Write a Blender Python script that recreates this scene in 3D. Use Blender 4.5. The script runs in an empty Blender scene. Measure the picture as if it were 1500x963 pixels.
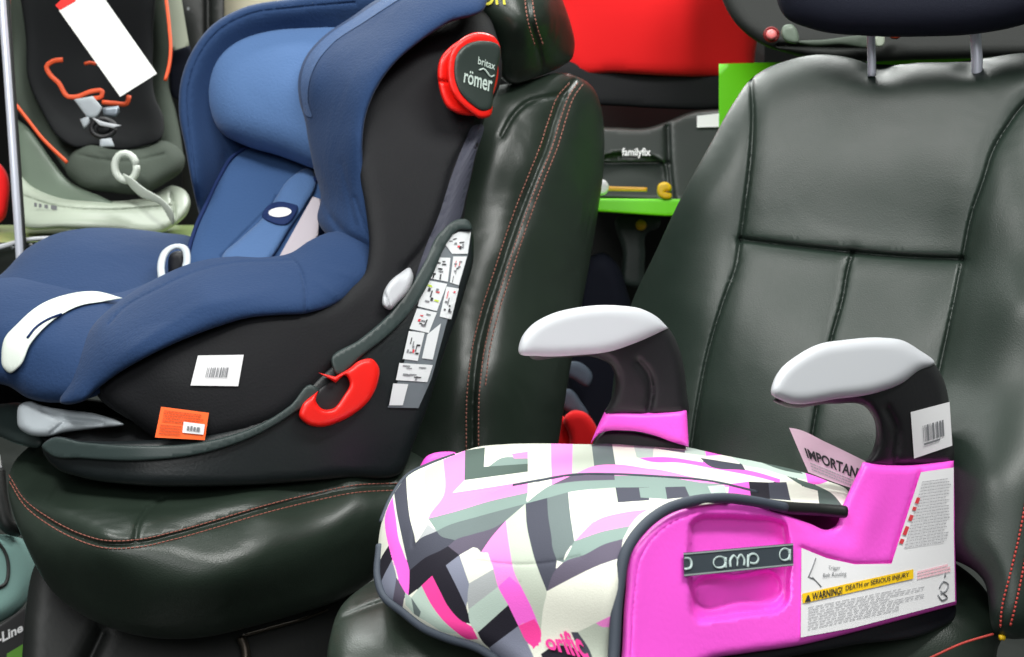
import bpy, bmesh, math, random
import numpy as np
from mathutils import Vector
from mathutils.geometry import delaunay_2d_cdt
random.seed(4)
S = bpy.context.scene
COL = S.collection

# ------------------------------------------------------------------ camera
F, CX, CY, PITCH, CAMZ = 1800.0, 750.0, 481.5, math.radians(15), 1.20
cam = bpy.data.cameras.new('camera'); camo = bpy.data.objects.new('camera', cam); COL.objects.link(camo)
cam.sensor_width = 36; cam.lens = F/1500*36; cam.clip_start = .05; cam.clip_end = 200
camo.location = (0, 0, CAMZ); camo.rotation_euler = (math.pi/2-PITCH, 0, 0)
S.camera = camo
cam.dof.use_dof = True; cam.dof.focus_distance = 1.3; cam.dof.aperture_fstop = 9
S.render.resolution_x = 1024; S.render.resolution_y = 657
# ------------------------------------------------------------------ light: shop ceiling lamps, added rear and front lamps, soft room light
W = bpy.data.worlds.new('World'); S.world = W; W.use_nodes = True
bg = W.node_tree.nodes['Background']; bg.inputs[0].default_value = (.93, 1.0, .95, 1); bg.inputs[1].default_value = .15
def area(name, loc, target, sx, sy, power, col=(1, 1, 1)):
    l = bpy.data.lights.new(name, 'AREA'); l.shape = 'RECTANGLE'; l.size = sx; l.size_y = sy
    l.energy = power; l.color = col
    o = bpy.data.objects.new(name, l); COL.objects.link(o); o.location = loc
    o.rotation_euler = (Vector(target)-Vector(loc)).to_track_quat('-Z', 'Y').to_euler()
    return o
area('overhead_light', (-.9, .9, 2.75), (-.3, 1.6, .6), 1.5, .35, 40, (1, 1, .97))
area('overhead_light', (.9, 1.0, 2.75), (.4, 1.6, .6), 1.5, .35, 40, (1, 1, .97))
area('overhead_light', (-.2, 3.0, 2.9), (-.1, 2.0, .6), 2.4, .35, 50, (.97, 1, .97))
area('overhead_light', (-1.0, 5.2, 2.9), (-.3, 1.6, .7), .5, 1.6, 90, (.97, 1, .97))  # added rear lamp, gives grazing highlights on the upper surfaces
area('overhead_light', (.8, 5.2, 2.9), (.3, 1.6, .7), .5, 1.6, 80, (.97, 1, .97))  # second added rear lamp for the same grazing highlights
area('overhead_light', (-.2, -1.2, 2.6), (0, 1.5, .8), 2.4, 1.0, 34, (1, 1, 1))  # added soft front fill from behind the camera
S.view_settings.view_transform = 'Standard'; S.view_settings.look = 'None'
S.view_settings.exposure = 0.0; S.view_settings.gamma = 1.0
try: S.view_settings.use_curve_mapping = False
except Exception: pass

# ------------------------------------------------------------------ helpers
sp, cp = math.sin(PITCH), math.cos(PITCH)
def PA(x, y, d):                                  # photo position and distance -> place in the world (arrays)
    x = np.asarray(x, float); y = np.asarray(y, float); d = np.asarray(d, float)
    u = (x-CX)/F*d; v = -(y-CY)/F*d
    return np.stack([u, d*cp+v*sp, CAMZ-d*sp+v*cp], -1)
def P(x, y, d): return Vector(PA(x, y, d).tolist())

def spl(pts, closed=True, step=7.0):
    p = [np.array(q[:2], float) for q in pts]; corner = [len(q) > 2 for q in pts]; n = len(p)
    out = []; segs = n if closed else n-1
    for i in range(segs):
        a, b = p[i], p[(i+1) % n]; L = np.linalg.norm(b-a)
        if L < 1e-6: continue
        def tang(j, prv, nxt, c):
            if c: return b-a
            l1 = np.linalg.norm(p[j]-prv); l2 = np.linalg.norm(nxt-p[j])
            if l1+l2 < 1e-9: return b-a
            t = ((p[j]-prv)*(l2/max(l1, 1e-6))+(nxt-p[j])*(l1/max(l2, 1e-6)))/(l1+l2)
            return t*L
        c1 = corner[i] or (not closed and i == 0); c2 = corner[(i+1) % n] or (not closed and i == n-2)
        m1 = tang(i, p[i-1], p[(i+1) % n], c1)
        m2 = tang((i+1) % n, p[i], p[(i+2) % n], c2)
        k = max(1, int(round(L/step)))
        for s in range(k):
            t = s/k
            out.append((2*t**3-3*t*t+1)*a+(t**3-2*t*t+t)*m1+(-2*t**3+3*t*t)*b+(t**3-t*t)*m2)
    if not closed: out.append(p[-1])
    return np.array(out)

def inside(q, poly):
    x, y = q[:, 0], q[:, 1]; r = np.zeros(len(q), bool); n = len(poly)
    for i in range(n):
        x1, y1 = poly[i]; x2, y2 = poly[(i+1) % n]
        if y1 == y2: continue
        c = ((y1 > y) != (y2 > y)) & (x < (x2-x1)*(y-y1)/(y2-y1)+x1)
        r ^= c
    return r
def segdist(q, a, b):
    """distance of points q to polyline segments a->b"""
    best = np.full(len(q), 1e9)
    ab = b-a; L2 = (ab**2).sum(1)+1e-12
    for s in range(0, len(a), 64):
        A = a[s:s+64]; AB = ab[s:s+64]; l2 = L2[s:s+64]
        d = q[:, None, :]-A[None]
        t = np.clip((d*AB[None]).sum(2)/l2, 0, 1)
        e = d-t[..., None]*AB[None]
        best = np.minimum(best, np.sqrt((e**2).sum(2)).min(1))
    return best
def loopdist(q, loops):
    r = np.full(len(q), 1e9)
    for l in loops: r = np.minimum(r, segdist(q, l, np.roll(l, -1, 0)))
    return r
def softdist(q, loops):
    """distance to the rim that stays smooth along the middle"""
    I = np.zeros(len(q)); h = 0
    for l in loops:
        nx = np.roll(l, -1, 0); seg = nx-l; ln = np.sqrt((seg**2).sum(1))
        pts = []; w = []
        for k in range(3):
            pts.append(l+seg*(k+.5)/3); w.append(ln/3)
        pts = np.concatenate(pts); w = np.concatenate(w); h = max(h, float(w.mean()))
        for s in range(0, len(pts), 128):
            e = q[:, None]-pts[None, s:s+128]
            I += (w[None, s:s+128]/((e**2).sum(2)+.3)**1.5).sum(1)
    sd = np.sqrt(2/np.maximum(I, 1e-12)); td = loopdist(q, loops)
    k = np.clip((td-h*.8)/(h*1.6+1e-6), 0, 1)
    return td*(1-k)+sd*k, td

class Depth:                                       # smooth distance field through given points
    def __init__(s, c):
        if isinstance(c, (int, float)): c = [(0, 0, c)]
        c = [tuple(map(float, k)) for k in c]; s.n = len(c)
        X = np.array([k[:2] for k in c])/500.; v = np.array([1/k[2] for k in c]); s.X = X
        if s.n == 1: s.k = v[0]; return
        if s.n == 2: raise ValueError('two depth points')
        n = s.n; K = s.U(np.sqrt(((X[:, None]-X[None])**2).sum(2)))+np.eye(n)*1e-4
        Pm = np.c_[np.ones(n), X]; A = np.zeros((n+3, n+3)); A[:n, :n] = K; A[:n, n:] = Pm; A[n:, :n] = Pm.T
        s.w = np.linalg.lstsq(A, np.r_[v, 0, 0, 0], rcond=None)[0]
    @staticmethod
    def U(r): return r*r*np.log(r+1e-9)
    def __call__(s, q):
        if s.n == 1: return np.full(len(q), 1/s.k)
        Q = np.asarray(q)/500.
        r = np.sqrt(((Q[:, None]-s.X[None])**2).sum(2))
        v = s.U(r)@s.w[:s.n]+s.w[s.n]+Q@s.w[s.n+1:]
        return 1/np.clip(v, .15, 3)

def srgb(c):
    c = np.array(c, float)/255.; return tuple(np.where(c <= .04045, c/12.92, ((c+.055)/1.055)**2.4))
MATS = {}
def mat(name, rgb, rough=.5, bump=0, scale=300, spec=.5, metal=0, coat=0, sheen=0, vary=0, wrinkle=0, kind='noise', weave=0):
    if name in MATS: return MATS[name]
    m = bpy.data.materials.new(name); m.use_nodes = True; nt = m.node_tree; b = nt.nodes['Principled BSDF']
    c = srgb(rgb); b.inputs['Base Color'].default_value = (*c, 1)
    b.inputs['Roughness'].default_value = rough; b.inputs['Metallic'].default_value = metal
    b.inputs['Specular IOR Level'].default_value = spec; b.inputs['Coat Weight'].default_value = coat
    b.inputs['Sheen Weight'].default_value = sheen; b.inputs['Sheen Roughness'].default_value = .4
    tc = nt.nodes.new('ShaderNodeTexCoord'); last = None
    def bumpnode(src, strength, dist):
        nonlocal last
        bn = nt.nodes.new('ShaderNodeBump'); bn.inputs['Strength'].default_value = strength; bn.inputs['Distance'].default_value = dist
        nt.links.new(src, bn.inputs['Height'])
        if last: nt.links.new(last.outputs[0], bn.inputs['Normal'])
        nt.links.new(bn.outputs[0], b.inputs['Normal']); last = bn
    if wrinkle:
        w = nt.nodes.new('ShaderNodeTexNoise'); w.inputs['Scale'].default_value = 9; w.inputs['Detail'].default_value = 2
        w.inputs['Distortion'].default_value = .6
        nt.links.new(tc.outputs['Object'], w.inputs['Vector']); bumpnode(w.outputs[0], wrinkle, .03)
    if bump:
        if kind == 'grain':
            t = nt.nodes.new('ShaderNodeTexVoronoi'); t.inputs['Scale'].default_value = scale; t.feature = 'SMOOTH_F1'
        else:
            t = nt.nodes.new('ShaderNodeTexNoise'); t.inputs['Scale'].default_value = scale; t.inputs['Detail'].default_value = 3
        nt.links.new(tc.outputs['Object'], t.inputs['Vector']); bumpnode(t.outputs[0], bump, .0015)
    if vary:
        t = nt.nodes.new('ShaderNodeTexNoise'); t.inputs['Scale'].default_value = 14; t.inputs['Detail'].default_value = 5
        nt.links.new(tc.outputs['Object'], t.inputs['Vector'])
        r = nt.nodes.new('ShaderNodeMapRange'); r.inputs['To Min'].default_value = max(rough-vary, .05); r.inputs['To Max'].default_value = rough+vary
        nt.links.new(t.outputs[0], r.inputs[0]); nt.links.new(r.outputs[0], b.inputs['Roughness'])
        mx = nt.nodes.new('ShaderNodeMix'); mx.data_type = 'RGBA'
        mx.inputs[6].default_value = (*[k*.82 for k in c], 1); mx.inputs[7].default_value = (*[min(k*1.15, 1) for k in c], 1)
        nt.links.new(t.outputs[0], mx.inputs[0]); nt.links.new(mx.outputs[2], b.inputs['Base Color'])
    MATS[name] = m; return m

def tag(o, label, cat, group=None, kind=None):
    if label: o['label'] = label
    if cat: o['category'] = cat
    if group: o['group'] = group
    if kind: o['kind'] = kind
    return o
def thing(name, label, cat, base, group=None):
    o = bpy.data.objects.new(name, None); COL.objects.link(o); o.location = base; o.empty_display_size = .05
    return tag(o, label, cat, group)
def origin_of(o):
    v = Vector((0, 0, 0))
    while o: v += o.location; o = o.parent
    return v
def link(name, verts, faces, mats, fm=None, parent=None, smooth=True, recalc=True):
    org = origin_of(parent) if parent else Vector(np.mean(np.asarray(verts), 0).tolist())
    me = bpy.data.meshes.new(name)
    me.from_pydata([tuple(np.asarray(v)-np.asarray(org)) for v in verts], [], faces)
    if not isinstance(mats, (list, tuple)): mats = [mats]
    for m in mats: me.materials.append(m)
    if fm is not None: me.polygons.foreach_set('material_index', fm)
    if recalc:
        bm = bmesh.new(); bm.from_mesh(me); bmesh.ops.recalc_face_normals(bm, faces=bm.faces); bm.to_mesh(me); bm.free()
    me.polygons.foreach_set('use_smooth', [smooth]*len(me.polygons)); me.update()
    o = bpy.data.objects.new(name, me); COL.objects.link(o)
    if parent: o.parent = parent
    else: o.location = org
    return o

class Solid:
    """closed body: an outline at its own distance, a rounded front (height h metres over r px) and a rounded back"""
    def __init__(s, outline, ctrl, r=20, h=.01, t=.02, rb=10, grooves=(), dents=(), bumps=(), holes=(), step=8.0, pats=(), ostep=None):
        s.ol = spl(outline, True, ostep or step*.8); s.holes = [spl(k, True, step*.6) for k in holes]
        s.D = ctrl if callable(ctrl) else Depth(ctrl)
        s.r, s.h, s.t, s.rb = r, h, t, rb; s.step = step; s.pats = pats
        s.gr = [(spl(g[0], False, 5), g[1], g[2]) for g in grooves]
        s.dents = [(spl(g[0], True, 5), g[1], g[2]) for g in dents]
        s.bumps = bumps
    def loops(s): return [s.ol]+s.holes
    def fields(s, q):
        q = np.asarray(q, float); D = s.D(q)
        if s.h == 0 and s.t < .003: pf = pb = np.zeros(len(q))
        else:
            sd, td = softdist(q, s.loops()); ins = inside(q, s.ol)
            for hh in s.holes: ins &= ~inside(q, hh)
            sd = np.where(ins, sd, 0)
            a = np.clip(sd/s.r, 0, 1); pf = np.sqrt(1-(1-a)**2); c = np.clip(sd/s.rb, 0, 1); pb = np.sqrt(1-(1-c)**2)
        f = D-s.h*pf
        for g, w, dep in s.gr:
            d = segdist(q, g[:-1], g[1:]); f = f+dep*np.exp(-(d/w)**2)
        for g, w, dep in s.dents:
            d = loopdist(q, [g]); a = np.clip(np.where(inside(q, g), d, 0)/w, 0, 1); f = f+dep*(a*a*(3-2*a))
        for (x, y, rx, ry, an, hh) in s.bumps:
            c, sn = math.cos(math.radians(an)), math.sin(math.radians(an)); dx, dy = q[:, 0]-x, q[:, 1]-y
            f = f-hh*np.exp(-((dx*c+dy*sn)/rx)**2-((-dx*sn+dy*c)/ry)**2)
        return f, np.maximum(D+s.t*pb, f+.0004), D
    def depth(s, q): return s.fields(q)[0]
    def build(s, name, mats, parent=None, smooth=True, label=None):
        ol = s.ol; st = s.step
        pts = [tuple(p) for p in ol]; edges = [(i, (i+1) % len(ol)) for i in range(len(ol))]
        for hh in s.holes:
            b = len(pts); pts += [tuple(p) for p in hh]; edges += [(b+i, b+(i+1) % len(hh)) for i in range(len(hh))]
        extra = []
        lo, hi = ol.min(0), ol.max(0)
        gx, gy = np.meshgrid(np.arange(lo[0], hi[0], st), np.arange(lo[1], hi[1], st*.866))
        gx[1::2] += st*.5; g = np.c_[gx.ravel(), gy.ravel()]
        allin = lambda q: inside(q, ol) & ~np.any([inside(q, hh) for hh in s.holes] or [np.zeros(len(q), bool)], axis=0)
        g = g[allin(g)]
        rounding = s.h != 0 or s.t >= .003
        if len(g):
            td = loopdist(g, s.loops()); g = g[td > st*(.9 if rounding else .5)]
            extra.append(g)
        if rounding:
            for l in s.loops():
                tn = np.roll(l, -1, 0)-np.roll(l, 1, 0); tn /= np.linalg.norm(tn, axis=1)[:, None]+1e-9
                nn = np.c_[-tn[:, 1], tn[:, 0]]
                for fr in (.35, 1.2, 2.6, 4.6):
                    if fr > st*.9 : continue
                    for sg in (-1, 1):
                        q = l+nn*fr*sg; q = q[allin(q)]
                        if len(q): extra.append(q[loopdist(q, s.loops()) > fr*.93])
        for g_, w, dep in s.gr:
            tn = np.gradient(g_, axis=0); tn /= np.linalg.norm(tn, axis=1)[:, None]+1e-9; nn = np.c_[-tn[:, 1], tn[:, 0]]
            for k in (-1.6, -1, -.5, 0, .5, 1, 1.6):
                if abs(k*w) > 12: continue
                q = g_+nn*k*w; q = q[allin(q)]
                if len(q): extra.append(q[loopdist(q, s.loops()) > 1.5])
        for g_, w, dep in s.dents:
            tn = np.roll(g_, -1, 0)-np.roll(g_, 1, 0); tn /= np.linalg.norm(tn, axis=1)[:, None]+1e-9; nn = np.c_[-tn[:, 1], tn[:, 0]]
            for k in (0, .25, .5, .75, 1):
                for sg in (-1, 1):
                    q = g_+nn*k*w*sg; q = q[allin(q) & (inside(q, g_) | (k == 0))]
                    if len(q): extra.append(q[loopdist(q, s.loops()) > 1.5])
        pm = None
        for poly, mi in s.pats:
            pp = np.array([k[:2] for k in poly], float)
            b = len(pts); res = []
            for i in range(len(pp)):
                a, c = pp[i], pp[(i+1) % len(pp)]; k = max(1, int(np.linalg.norm(c-a)/st))
                res += [a+(c-a)*j/k for j in range(k)]
            pts += [tuple(p) for p in res]; edges += [(b+i, b+(i+1) % len(res)) for i in range(len(res))]
        if extra: pts += [tuple(p) for e in extra for p in e]
        r = delaunay_2d_cdt([Vector(p) for p in pts], edges, [], 0, 1e-3)
        v = np.array([tuple(k) for k in r[0]]); fc = [f for f in r[2]]
        cen = np.array([v[list(f)].mean(0) for f in fc]); ok = allin(cen)
        fc = [f for f, k in zip(fc, ok) if k]; cen = cen[ok]
        used = sorted({i for f in fc for i in f}); mp = {k: i for i, k in enumerate(used)}
        v = v[used]; fc = [tuple(mp[i] for i in f) for f in fc]
        ec = {}
        for f in fc:
            for i in range(len(f)):
                e = tuple(sorted((f[i], f[(i+1) % len(f)]))); ec[e] = ec.get(e, 0)+1
        rim = {i for e, c in ec.items() if c == 1 for i in e}
        fr, bk, D = s.fields(v)
        rm = np.zeros(len(v), bool); rm[list(rim)] = True
        if rounding: fr = np.where(rm, D, fr)
        V = list(PA(v[:, 0], v[:, 1], fr)); n = len(V); bi = np.arange(n)
        B = PA(v[:, 0], v[:, 1], bk)
        if rounding:
            for i in range(n):
                if not rm[i]: bi[i] = len(V); V.append(B[i])
            faces = fc+[tuple(int(bi[i]) for i in reversed(f)) for f in fc]
        else:
            bi = bi+n; V += list(B)
            faces = fc+[tuple(int(bi[i]) for i in reversed(f)) for f in fc]
            for e, c in ec.items():
                if c == 1: faces.append((e[0], e[1], int(bi[e[1]]), int(bi[e[0]])))
        fm = np.zeros(len(faces), int)
        if s.pats:
            cov_ = np.zeros(len(fc), bool); near = np.zeros(len(fc), int); best = np.full(len(fc), 1e9); bm_ = np.zeros(len(fc), int)
            for poly, mi in s.pats:
                pp = np.array([k[:2] for k in poly], float); q = inside(cen, pp); fm[:len(fc)][q] = mi; cov_ |= q
                dd = loopdist(cen, [pp]); near += dd < 1.0; up = dd < best; best[up] = dd[up]; bm_[up] = mi
            q = ~cov_ & (near >= 2); fm[:len(fc)][q] = bm_[q]
        o = link(name, V, faces, mats, fm.tolist(), parent, smooth and rounding)
        if label: o['label'] = label
        s.obj = o; return o

def solid(name, m, parent, outline, ctrl, label=None, **k):
    s = Solid(outline, ctrl, **k); s.build(name, m, parent, label=label); return s
def decal(name, m, parent, outline, surf, off=.0012, t=.0006, label=None, **k):
    f = surf.depth if isinstance(surf, Solid) else surf
    s = Solid(outline, lambda q: f(q)-off, h=0, t=t, **k); s.build(name, m, parent, smooth=False, label=label); return s
def sweep(path, rad, n=10, flat=1.0):
    """closed tube along 3-D points"""
    V, Fc = [], []; path = [Vector(p) for p in path]; up = None
    for i, p in enumerate(path):
        t = (path[min(i+1, len(path)-1)]-path[max(i-1, 0)]).normalized()
        if up is None:
            up = Vector((0, -1, 0)) if abs(t.y) < .9 else Vector((0, 0, 1))
        a = (up-t*up.dot(t)).normalized(); b = t.cross(a); up = a
        rr = rad[i] if isinstance(rad, (list, np.ndarray)) else rad
        for k in range(n):
            an = 2*math.pi*k/n; V.append(tuple(p+a*math.cos(an)*rr*flat+b*math.sin(an)*rr))
    m = len(path)
    for i in range(m-1):
        for k in range(n): Fc.append((i*n+k, i*n+(k+1) % n, (i+1)*n+(k+1) % n, (i+1)*n+k))
    Fc.append(tuple(range(n))[::-1]); Fc.append(tuple((m-1)*n+k for k in range(n)))
    return V, Fc
def on(surf, pts, closed=False, step=5, off=0.):
    q = spl(pts, closed, step)
    if closed: q = np.vstack([q, q[:1]])
    d = (surf.depth(q) if isinstance(surf, Solid) else Depth(surf)(q) if not callable(surf) else surf(q))-off
    return PA(q[:, 0], q[:, 1], d)
def tube(name, m, parent, surf, pts, rad, off=0., n=8, step=5, closed=False, flat=1.0, label=None):
    V, Fc = sweep(on(surf, pts, closed, step, off), rad, n, flat)
    o = link(name, V, Fc, m, None, parent)
    if label: o['label'] = label
    return o
def stitches(name, m, parent, surf, paths, length=5.0, gap=3.0, rad=.0007, off=.0006, label=None):
    V, Fc = [], []
    for pts in paths:
        q = spl(pts, False, 2.0); s = np.r_[0, np.cumsum(np.linalg.norm(np.diff(q, axis=0), axis=1))]
        a = 0
        while a < s[-1]-length:
            ss = np.linspace(a, a+length, 3); qq = np.c_[np.interp(ss, s, q[:, 0]), np.interp(ss, s, q[:, 1])]
            L = PA(qq[:, 0], qq[:, 1], surf.depth(qq)-off)
            v, f = sweep(L, rad, 5); b = len(V); V += v; Fc += [tuple(b+i for i in k) for k in f]
            a += length+gap
    o = link(name, V, Fc, m, None, parent)
    if label: o['label'] = label
    return o
def quadmap(quad):
    tl, tr, br, bl = [np.array(k, float) for k in quad]
    return lambda u, v: (1-v)[:, None]*((1-u)[:, None]*tl+u[:, None]*tr)+v[:, None]*((1-u)[:, None]*bl+u[:, None]*br)
def lettering(name, m, parent, surf, text, quad, off=.002, bold=0, clip=None, spacing=1.0):
    c = bpy.data.curves.new('t', 'FONT'); c.body = text; c.size = 1; c.resolution_u = 4; c.offset = bold; c.space_character = spacing
    o = bpy.data.objects.new('t', c); COL.objects.link(o); bpy.context.view_layer.update()
    me = bpy.data.meshes.new_from_object(o.evaluated_get(bpy.context.evaluated_depsgraph_get()))
    v = np.array([k.co[:2] for k in me.vertices]); fc = [tuple(p.vertices) for p in me.polygons]
    bpy.data.objects.remove(o); bpy.data.curves.remove(c); bpy.data.meshes.remove(me)
    lo, hi = v.min(0), v.max(0); u = (v[:, 0]-lo[0])/(hi[0]-lo[0]); w = 1-(v[:, 1]-lo[1])/(hi[1]-lo[1])
    q = quadmap(quad)(u, w); d = (surf.depth(q) if isinstance(surf, Solid) else surf(q))-off
    return link(name, list(PA(q[:, 0], q[:, 1], d)), fc, m, None, parent, False, False)
def marks(name, m, parent, surf, quad, rects, off=.002, fm=None):
    """flat printed marks, rects (u0,v0,u1,v1) in the unit square of quad"""
    V, Fc = [], []; Q = quadmap(quad); fmi = []
    for i, r in enumerate(rects):
        u0, v0, u1, v1 = r[:4]
        n = max(1, int(abs(u1-u0)*8)); us = np.linspace(u0, u1, n+1)
        q = Q(np.r_[us, us], np.r_[np.full(n+1, v0), np.full(n+1, v1)])
        d = (surf.depth(q) if isinstance(surf, Solid) else surf(q))-off; b = len(V); V += list(PA(q[:, 0], q[:, 1], d))
        for k in range(n): Fc.append((b+k, b+k+1, b+n+2+k, b+n+1+k)); fmi.append(r[4] if len(r) > 4 else 0)
    return link(name, V, Fc, m, fmi, parent, False, False)
def lines(n, u0, u1, v0, v1, frac=.4, wob=.0, ragged=.1):
    out = []
    for i in range(n):
        v = v0+(v1-v0)*(i+.2)/n; e = u1-random.random()*ragged*(u1-u0); u = u0
        while u < e-.01:
            w = min(random.uniform(.02, .09)*(u1-u0), e-u); out.append((u, v, u+w, v+(v1-v0)/n*frac)); u += w+.012*(u1-u0)
    return out
def box(name, m, parent, lo, hi, bev=.004):
    bm = bmesh.new(); bmesh.ops.create_cube(bm, size=1)
    lo, hi = Vector(lo), Vector(hi)
    for v in bm.verts: v.co = Vector(((lo[i]+hi[i])/2+v.co[i]*(hi[i]-lo[i]) for i in range(3)))
    if bev: bmesh.ops.bevel(bm, geom=bm.edges, offset=bev, segments=2, affect='EDGES')
    V = [tuple(v.co) for v in bm.verts]; bm.verts.index_update(); Fc = [tuple(v.index for v in f.verts) for f in bm.faces]; bm.free()
    return link(name, V, Fc, m, None, parent, False)
def ring(cx, cy, rx, ry, ang=0, n=20):
    c, s = math.cos(math.radians(ang)), math.sin(math.radians(ang))
    return [(cx+rx*math.cos(a)*c-ry*math.sin(a)*s, cy+rx*math.cos(a)*s+ry*math.sin(a)*c) for a in [2*math.pi*k/n for k in range(n)]]
def Z(ox, oy, k, pts): return [(ox+p[0]*k, oy+p[1]*k)+tuple(p[2:]) for p in pts]
def straight(pts): return [(p[0], p[1], 1) for p in pts]

# ------------------------------------------------------------------ materials
LEA = mat('black_leather', (35, 46, 38), .38, .12, 700, .6, kind='grain', wrinkle=.18, vary=.05)
LEA2 = mat('grey_leather', (30, 43, 36), .44, .1, 700, .5, kind='grain', wrinkle=.06, vary=.05)
BLUE = mat('blue_fabric', (33, 56, 92), .85, .5, 260, .2, sheen=.08, wrinkle=.12)
BLUEL = mat('light_blue_fabric', (76, 106, 150), .8, .5, 260, .2, sheen=.15, wrinkle=.1)
BLUEM = mat('mid_blue_fabric', (52, 80, 122), .8, .5, 260, .2, sheen=.12, wrinkle=.1)
BLUED = mat('dark_blue_trim', (26, 44, 88), .75, .2, 900, .2)
SHELL = mat('charcoal_fabric', (17, 18, 22), .72, .3, 350, .3, vary=.06)
BASEP = mat('base_plastic', (22, 28, 30), .42, .2, 260, .4)
NAVYP = mat('navy_black_plastic', (18, 19, 26), .5, .15, 300, .4)
RIM = mat('dark_green_grey_plastic', (48, 60, 59), .42, .1, 300, .4)
RED = mat('red_plastic', (232, 28, 20), .35, spec=.45)
WHITEP = mat('white_plastic', (190, 193, 198), .5, spec=.5)
PALE = mat('pale_grey_plastic', (176, 184, 190), .4)
PAPER = mat('white_paper', (232, 232, 234), .6)
INK = mat('grey_ink', (120, 122, 126), .7)
INKD = mat('dark_ink', (40, 40, 44), .7)
BLACK = mat('black_plastic', (24, 24, 27), .45, .1, 200, .5)
PINK = mat('pink_plastic', (253, 92, 222), .38, .25, 220, .4)
PIPE = mat('slate_piping', (58, 66, 78), .7, .2, 900)
REDT = mat('red_thread', (176, 60, 52), .7)
BROWNT = mat('brown_red_thread', (140, 84, 72), .7)
PALET = mat('pale_red_thread', (170, 112, 98), .7)
CHROME = mat('chrome', (232, 236, 250), .25, metal=.35)
DARK = mat('dark_plastic', (24, 27, 26), .5, .1, 200)
VOIDM = mat('dark_shop_backing', (16, 19, 18), .8, .2, 60)
GREEN = mat('lime_green_board', (118, 236, 10), .4)
GREYF = mat('charcoal_marl_fabric', (66, 74, 66), .85, .3, 700, .2)
BLKF = mat('black_fabric', (20, 22, 24), .8, .3, 700, .2)
ORANGE = mat('orange_trim', (226, 84, 38), .6)
SAGE = mat('sage_grey_plastic', (104, 118, 104), .45)
CREAM = mat('pale_green_white_plastic', (166, 176, 160), .4)
REDF = mat('red_fabric', (240, 30, 34), .8, .2, 900, .2, sheen=.1)
YELLOW = mat('yellow_plastic', (240, 196, 20), .4)
TEAL = mat('teal_grey_fabric', (130, 168, 162), .85, .3, 600)
NAVYF = mat('navy_fabric', (20, 23, 36), .8, .3, 700, .2)

# ------------------------------------------------------------------ setting
fl = box('floor', mat('shop_floor', (34, 38, 35), .4, .1, 30, vary=.1), None, (-6, -3, -.1), (6, 7, 0), 0); fl['kind'] = 'structure'
wl = box('back_wall', VOIDM, None, (-6, 6.6, 0), (6, 6.75, 3.2), 0)
tag(wl, 'dark wall of the shop behind all the seats', 'wall', kind='structure')

# ================================================================== RIGHT CAR SEAT
rs = thing('car_seat', 'black leather car seat facing forward with panel seams, under the pink booster', 'car seat', P(1100, 1150, 1.45), 'leather car seats')
back = solid('backrest', LEA2, rs,
    [(1100, 116), (1118, 103), (1150, 90), (1200, 80), (1240, 84), (1275, 93), (1310, 95), (1350, 92), (1400, 91), (1440, 86), (1500, 78), (1580, 90), (1640, 200), (1660, 500), (1630, 900), (1540, 930), (1460, 930), (1440, 850), (1300, 800), (1000, 760), (900, 720), (890, 640), (896, 580), (906, 510), (927, 440), (960, 370), (1000, 285), (1040, 212), (1075, 150)],
    [(1100, 120, 1.66), (1300, 95, 1.58), (1500, 80, 1.50), (1620, 200, 1.45), (927, 440, 1.72), (890, 640, 1.66), (1090, 350, 1.60), (1250, 370, 1.53), (1410, 380, 1.46), (1060, 600, 1.53), (1220, 500, 1.485), (1190, 640, 1.45), (1400, 560, 1.39), (1450, 700, 1.27), (1460, 900, 1.21), (1640, 500, 1.36), (1600, 900, 1.25), (1500, 450, 1.36), (1000, 450, 1.62), (1020, 300, 1.64), (1490, 300, 1.43), (1000, 760, 1.52), (1300, 800, 1.36)],
    r=55, h=.035, t=.11, rb=30, step=9,
    grooves=[([(1100, 108), (1103, 178), (1100, 232), (1093, 291), (1085, 349), (1077, 395), (1064, 430), (1039, 511), (1021, 601), (1010, 680)], 3, .007),
             ([(1100, 108), (1103, 178), (1100, 232), (1093, 291), (1085, 349), (1064, 430), (1039, 511), (1021, 601), (1010, 680)], 14, .004),
             ([(1530, 130), (1500, 153), (1477, 183), (1457, 216), (1440, 266), (1423, 316), (1411, 374), (1400, 430), (1377, 538), (1350, 660)], 3, .007),
             ([(1530, 130), (1500, 153), (1477, 183), (1457, 216), (1440, 266), (1423, 316), (1411, 374), (1400, 430), (1377, 538), (1350, 660)], 16, .005),
             ([(1085, 351), (1166, 361), (1249, 370), (1332, 377), (1411, 380)], 3.5, .009),
             ([(1085, 353), (1166, 363), (1249, 372), (1332, 379), (1411, 382)], 10, .003),
             ([(1249, 370), (1241, 400), (1236, 430), (1218, 497), (1200, 580), (1186, 660)], 2.5, .007),
             ([(1249, 370), (1241, 400), (1236, 430), (1218, 497), (1200, 580), (1186, 660)], 10, .003)],
    bumps=[(1290, 100, 22, 14, 0, -.02), (1425, 98, 22, 12, 0, -.015), (1250, 240, 110, 90, 0, .008)])
solid('cushion', LEA, rs,
    [(477, 1000), (483, 935), (500, 888), (528, 862), (580, 835), (700, 790), (1000, 740), (1300, 780), (1440, 860), (1468, 905), (1476, 928), (1466, 940), (1460, 1000), (1455, 1150), (1200, 1240), (700, 1240), (500, 1150)],
    [(477, 960, 1.15), (528, 862, 1.27), (700, 930, 1.16), (700, 790, 1.36), (1000, 740, 1.5), (1300, 780, 1.42), (1468, 920, 1.27), (1100, 930, 1.22), (1300, 900, 1.27), (700, 1150, 1.12), (1200, 1150, 1.18), (480, 1150, 1.2), (1455, 1150, 1.28)],
    r=60, h=.03, t=.18, rb=30, step=12,
    grooves=[([(490, 910), (530, 893), (570, 880), (620, 876)], 4, .006)])
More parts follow.
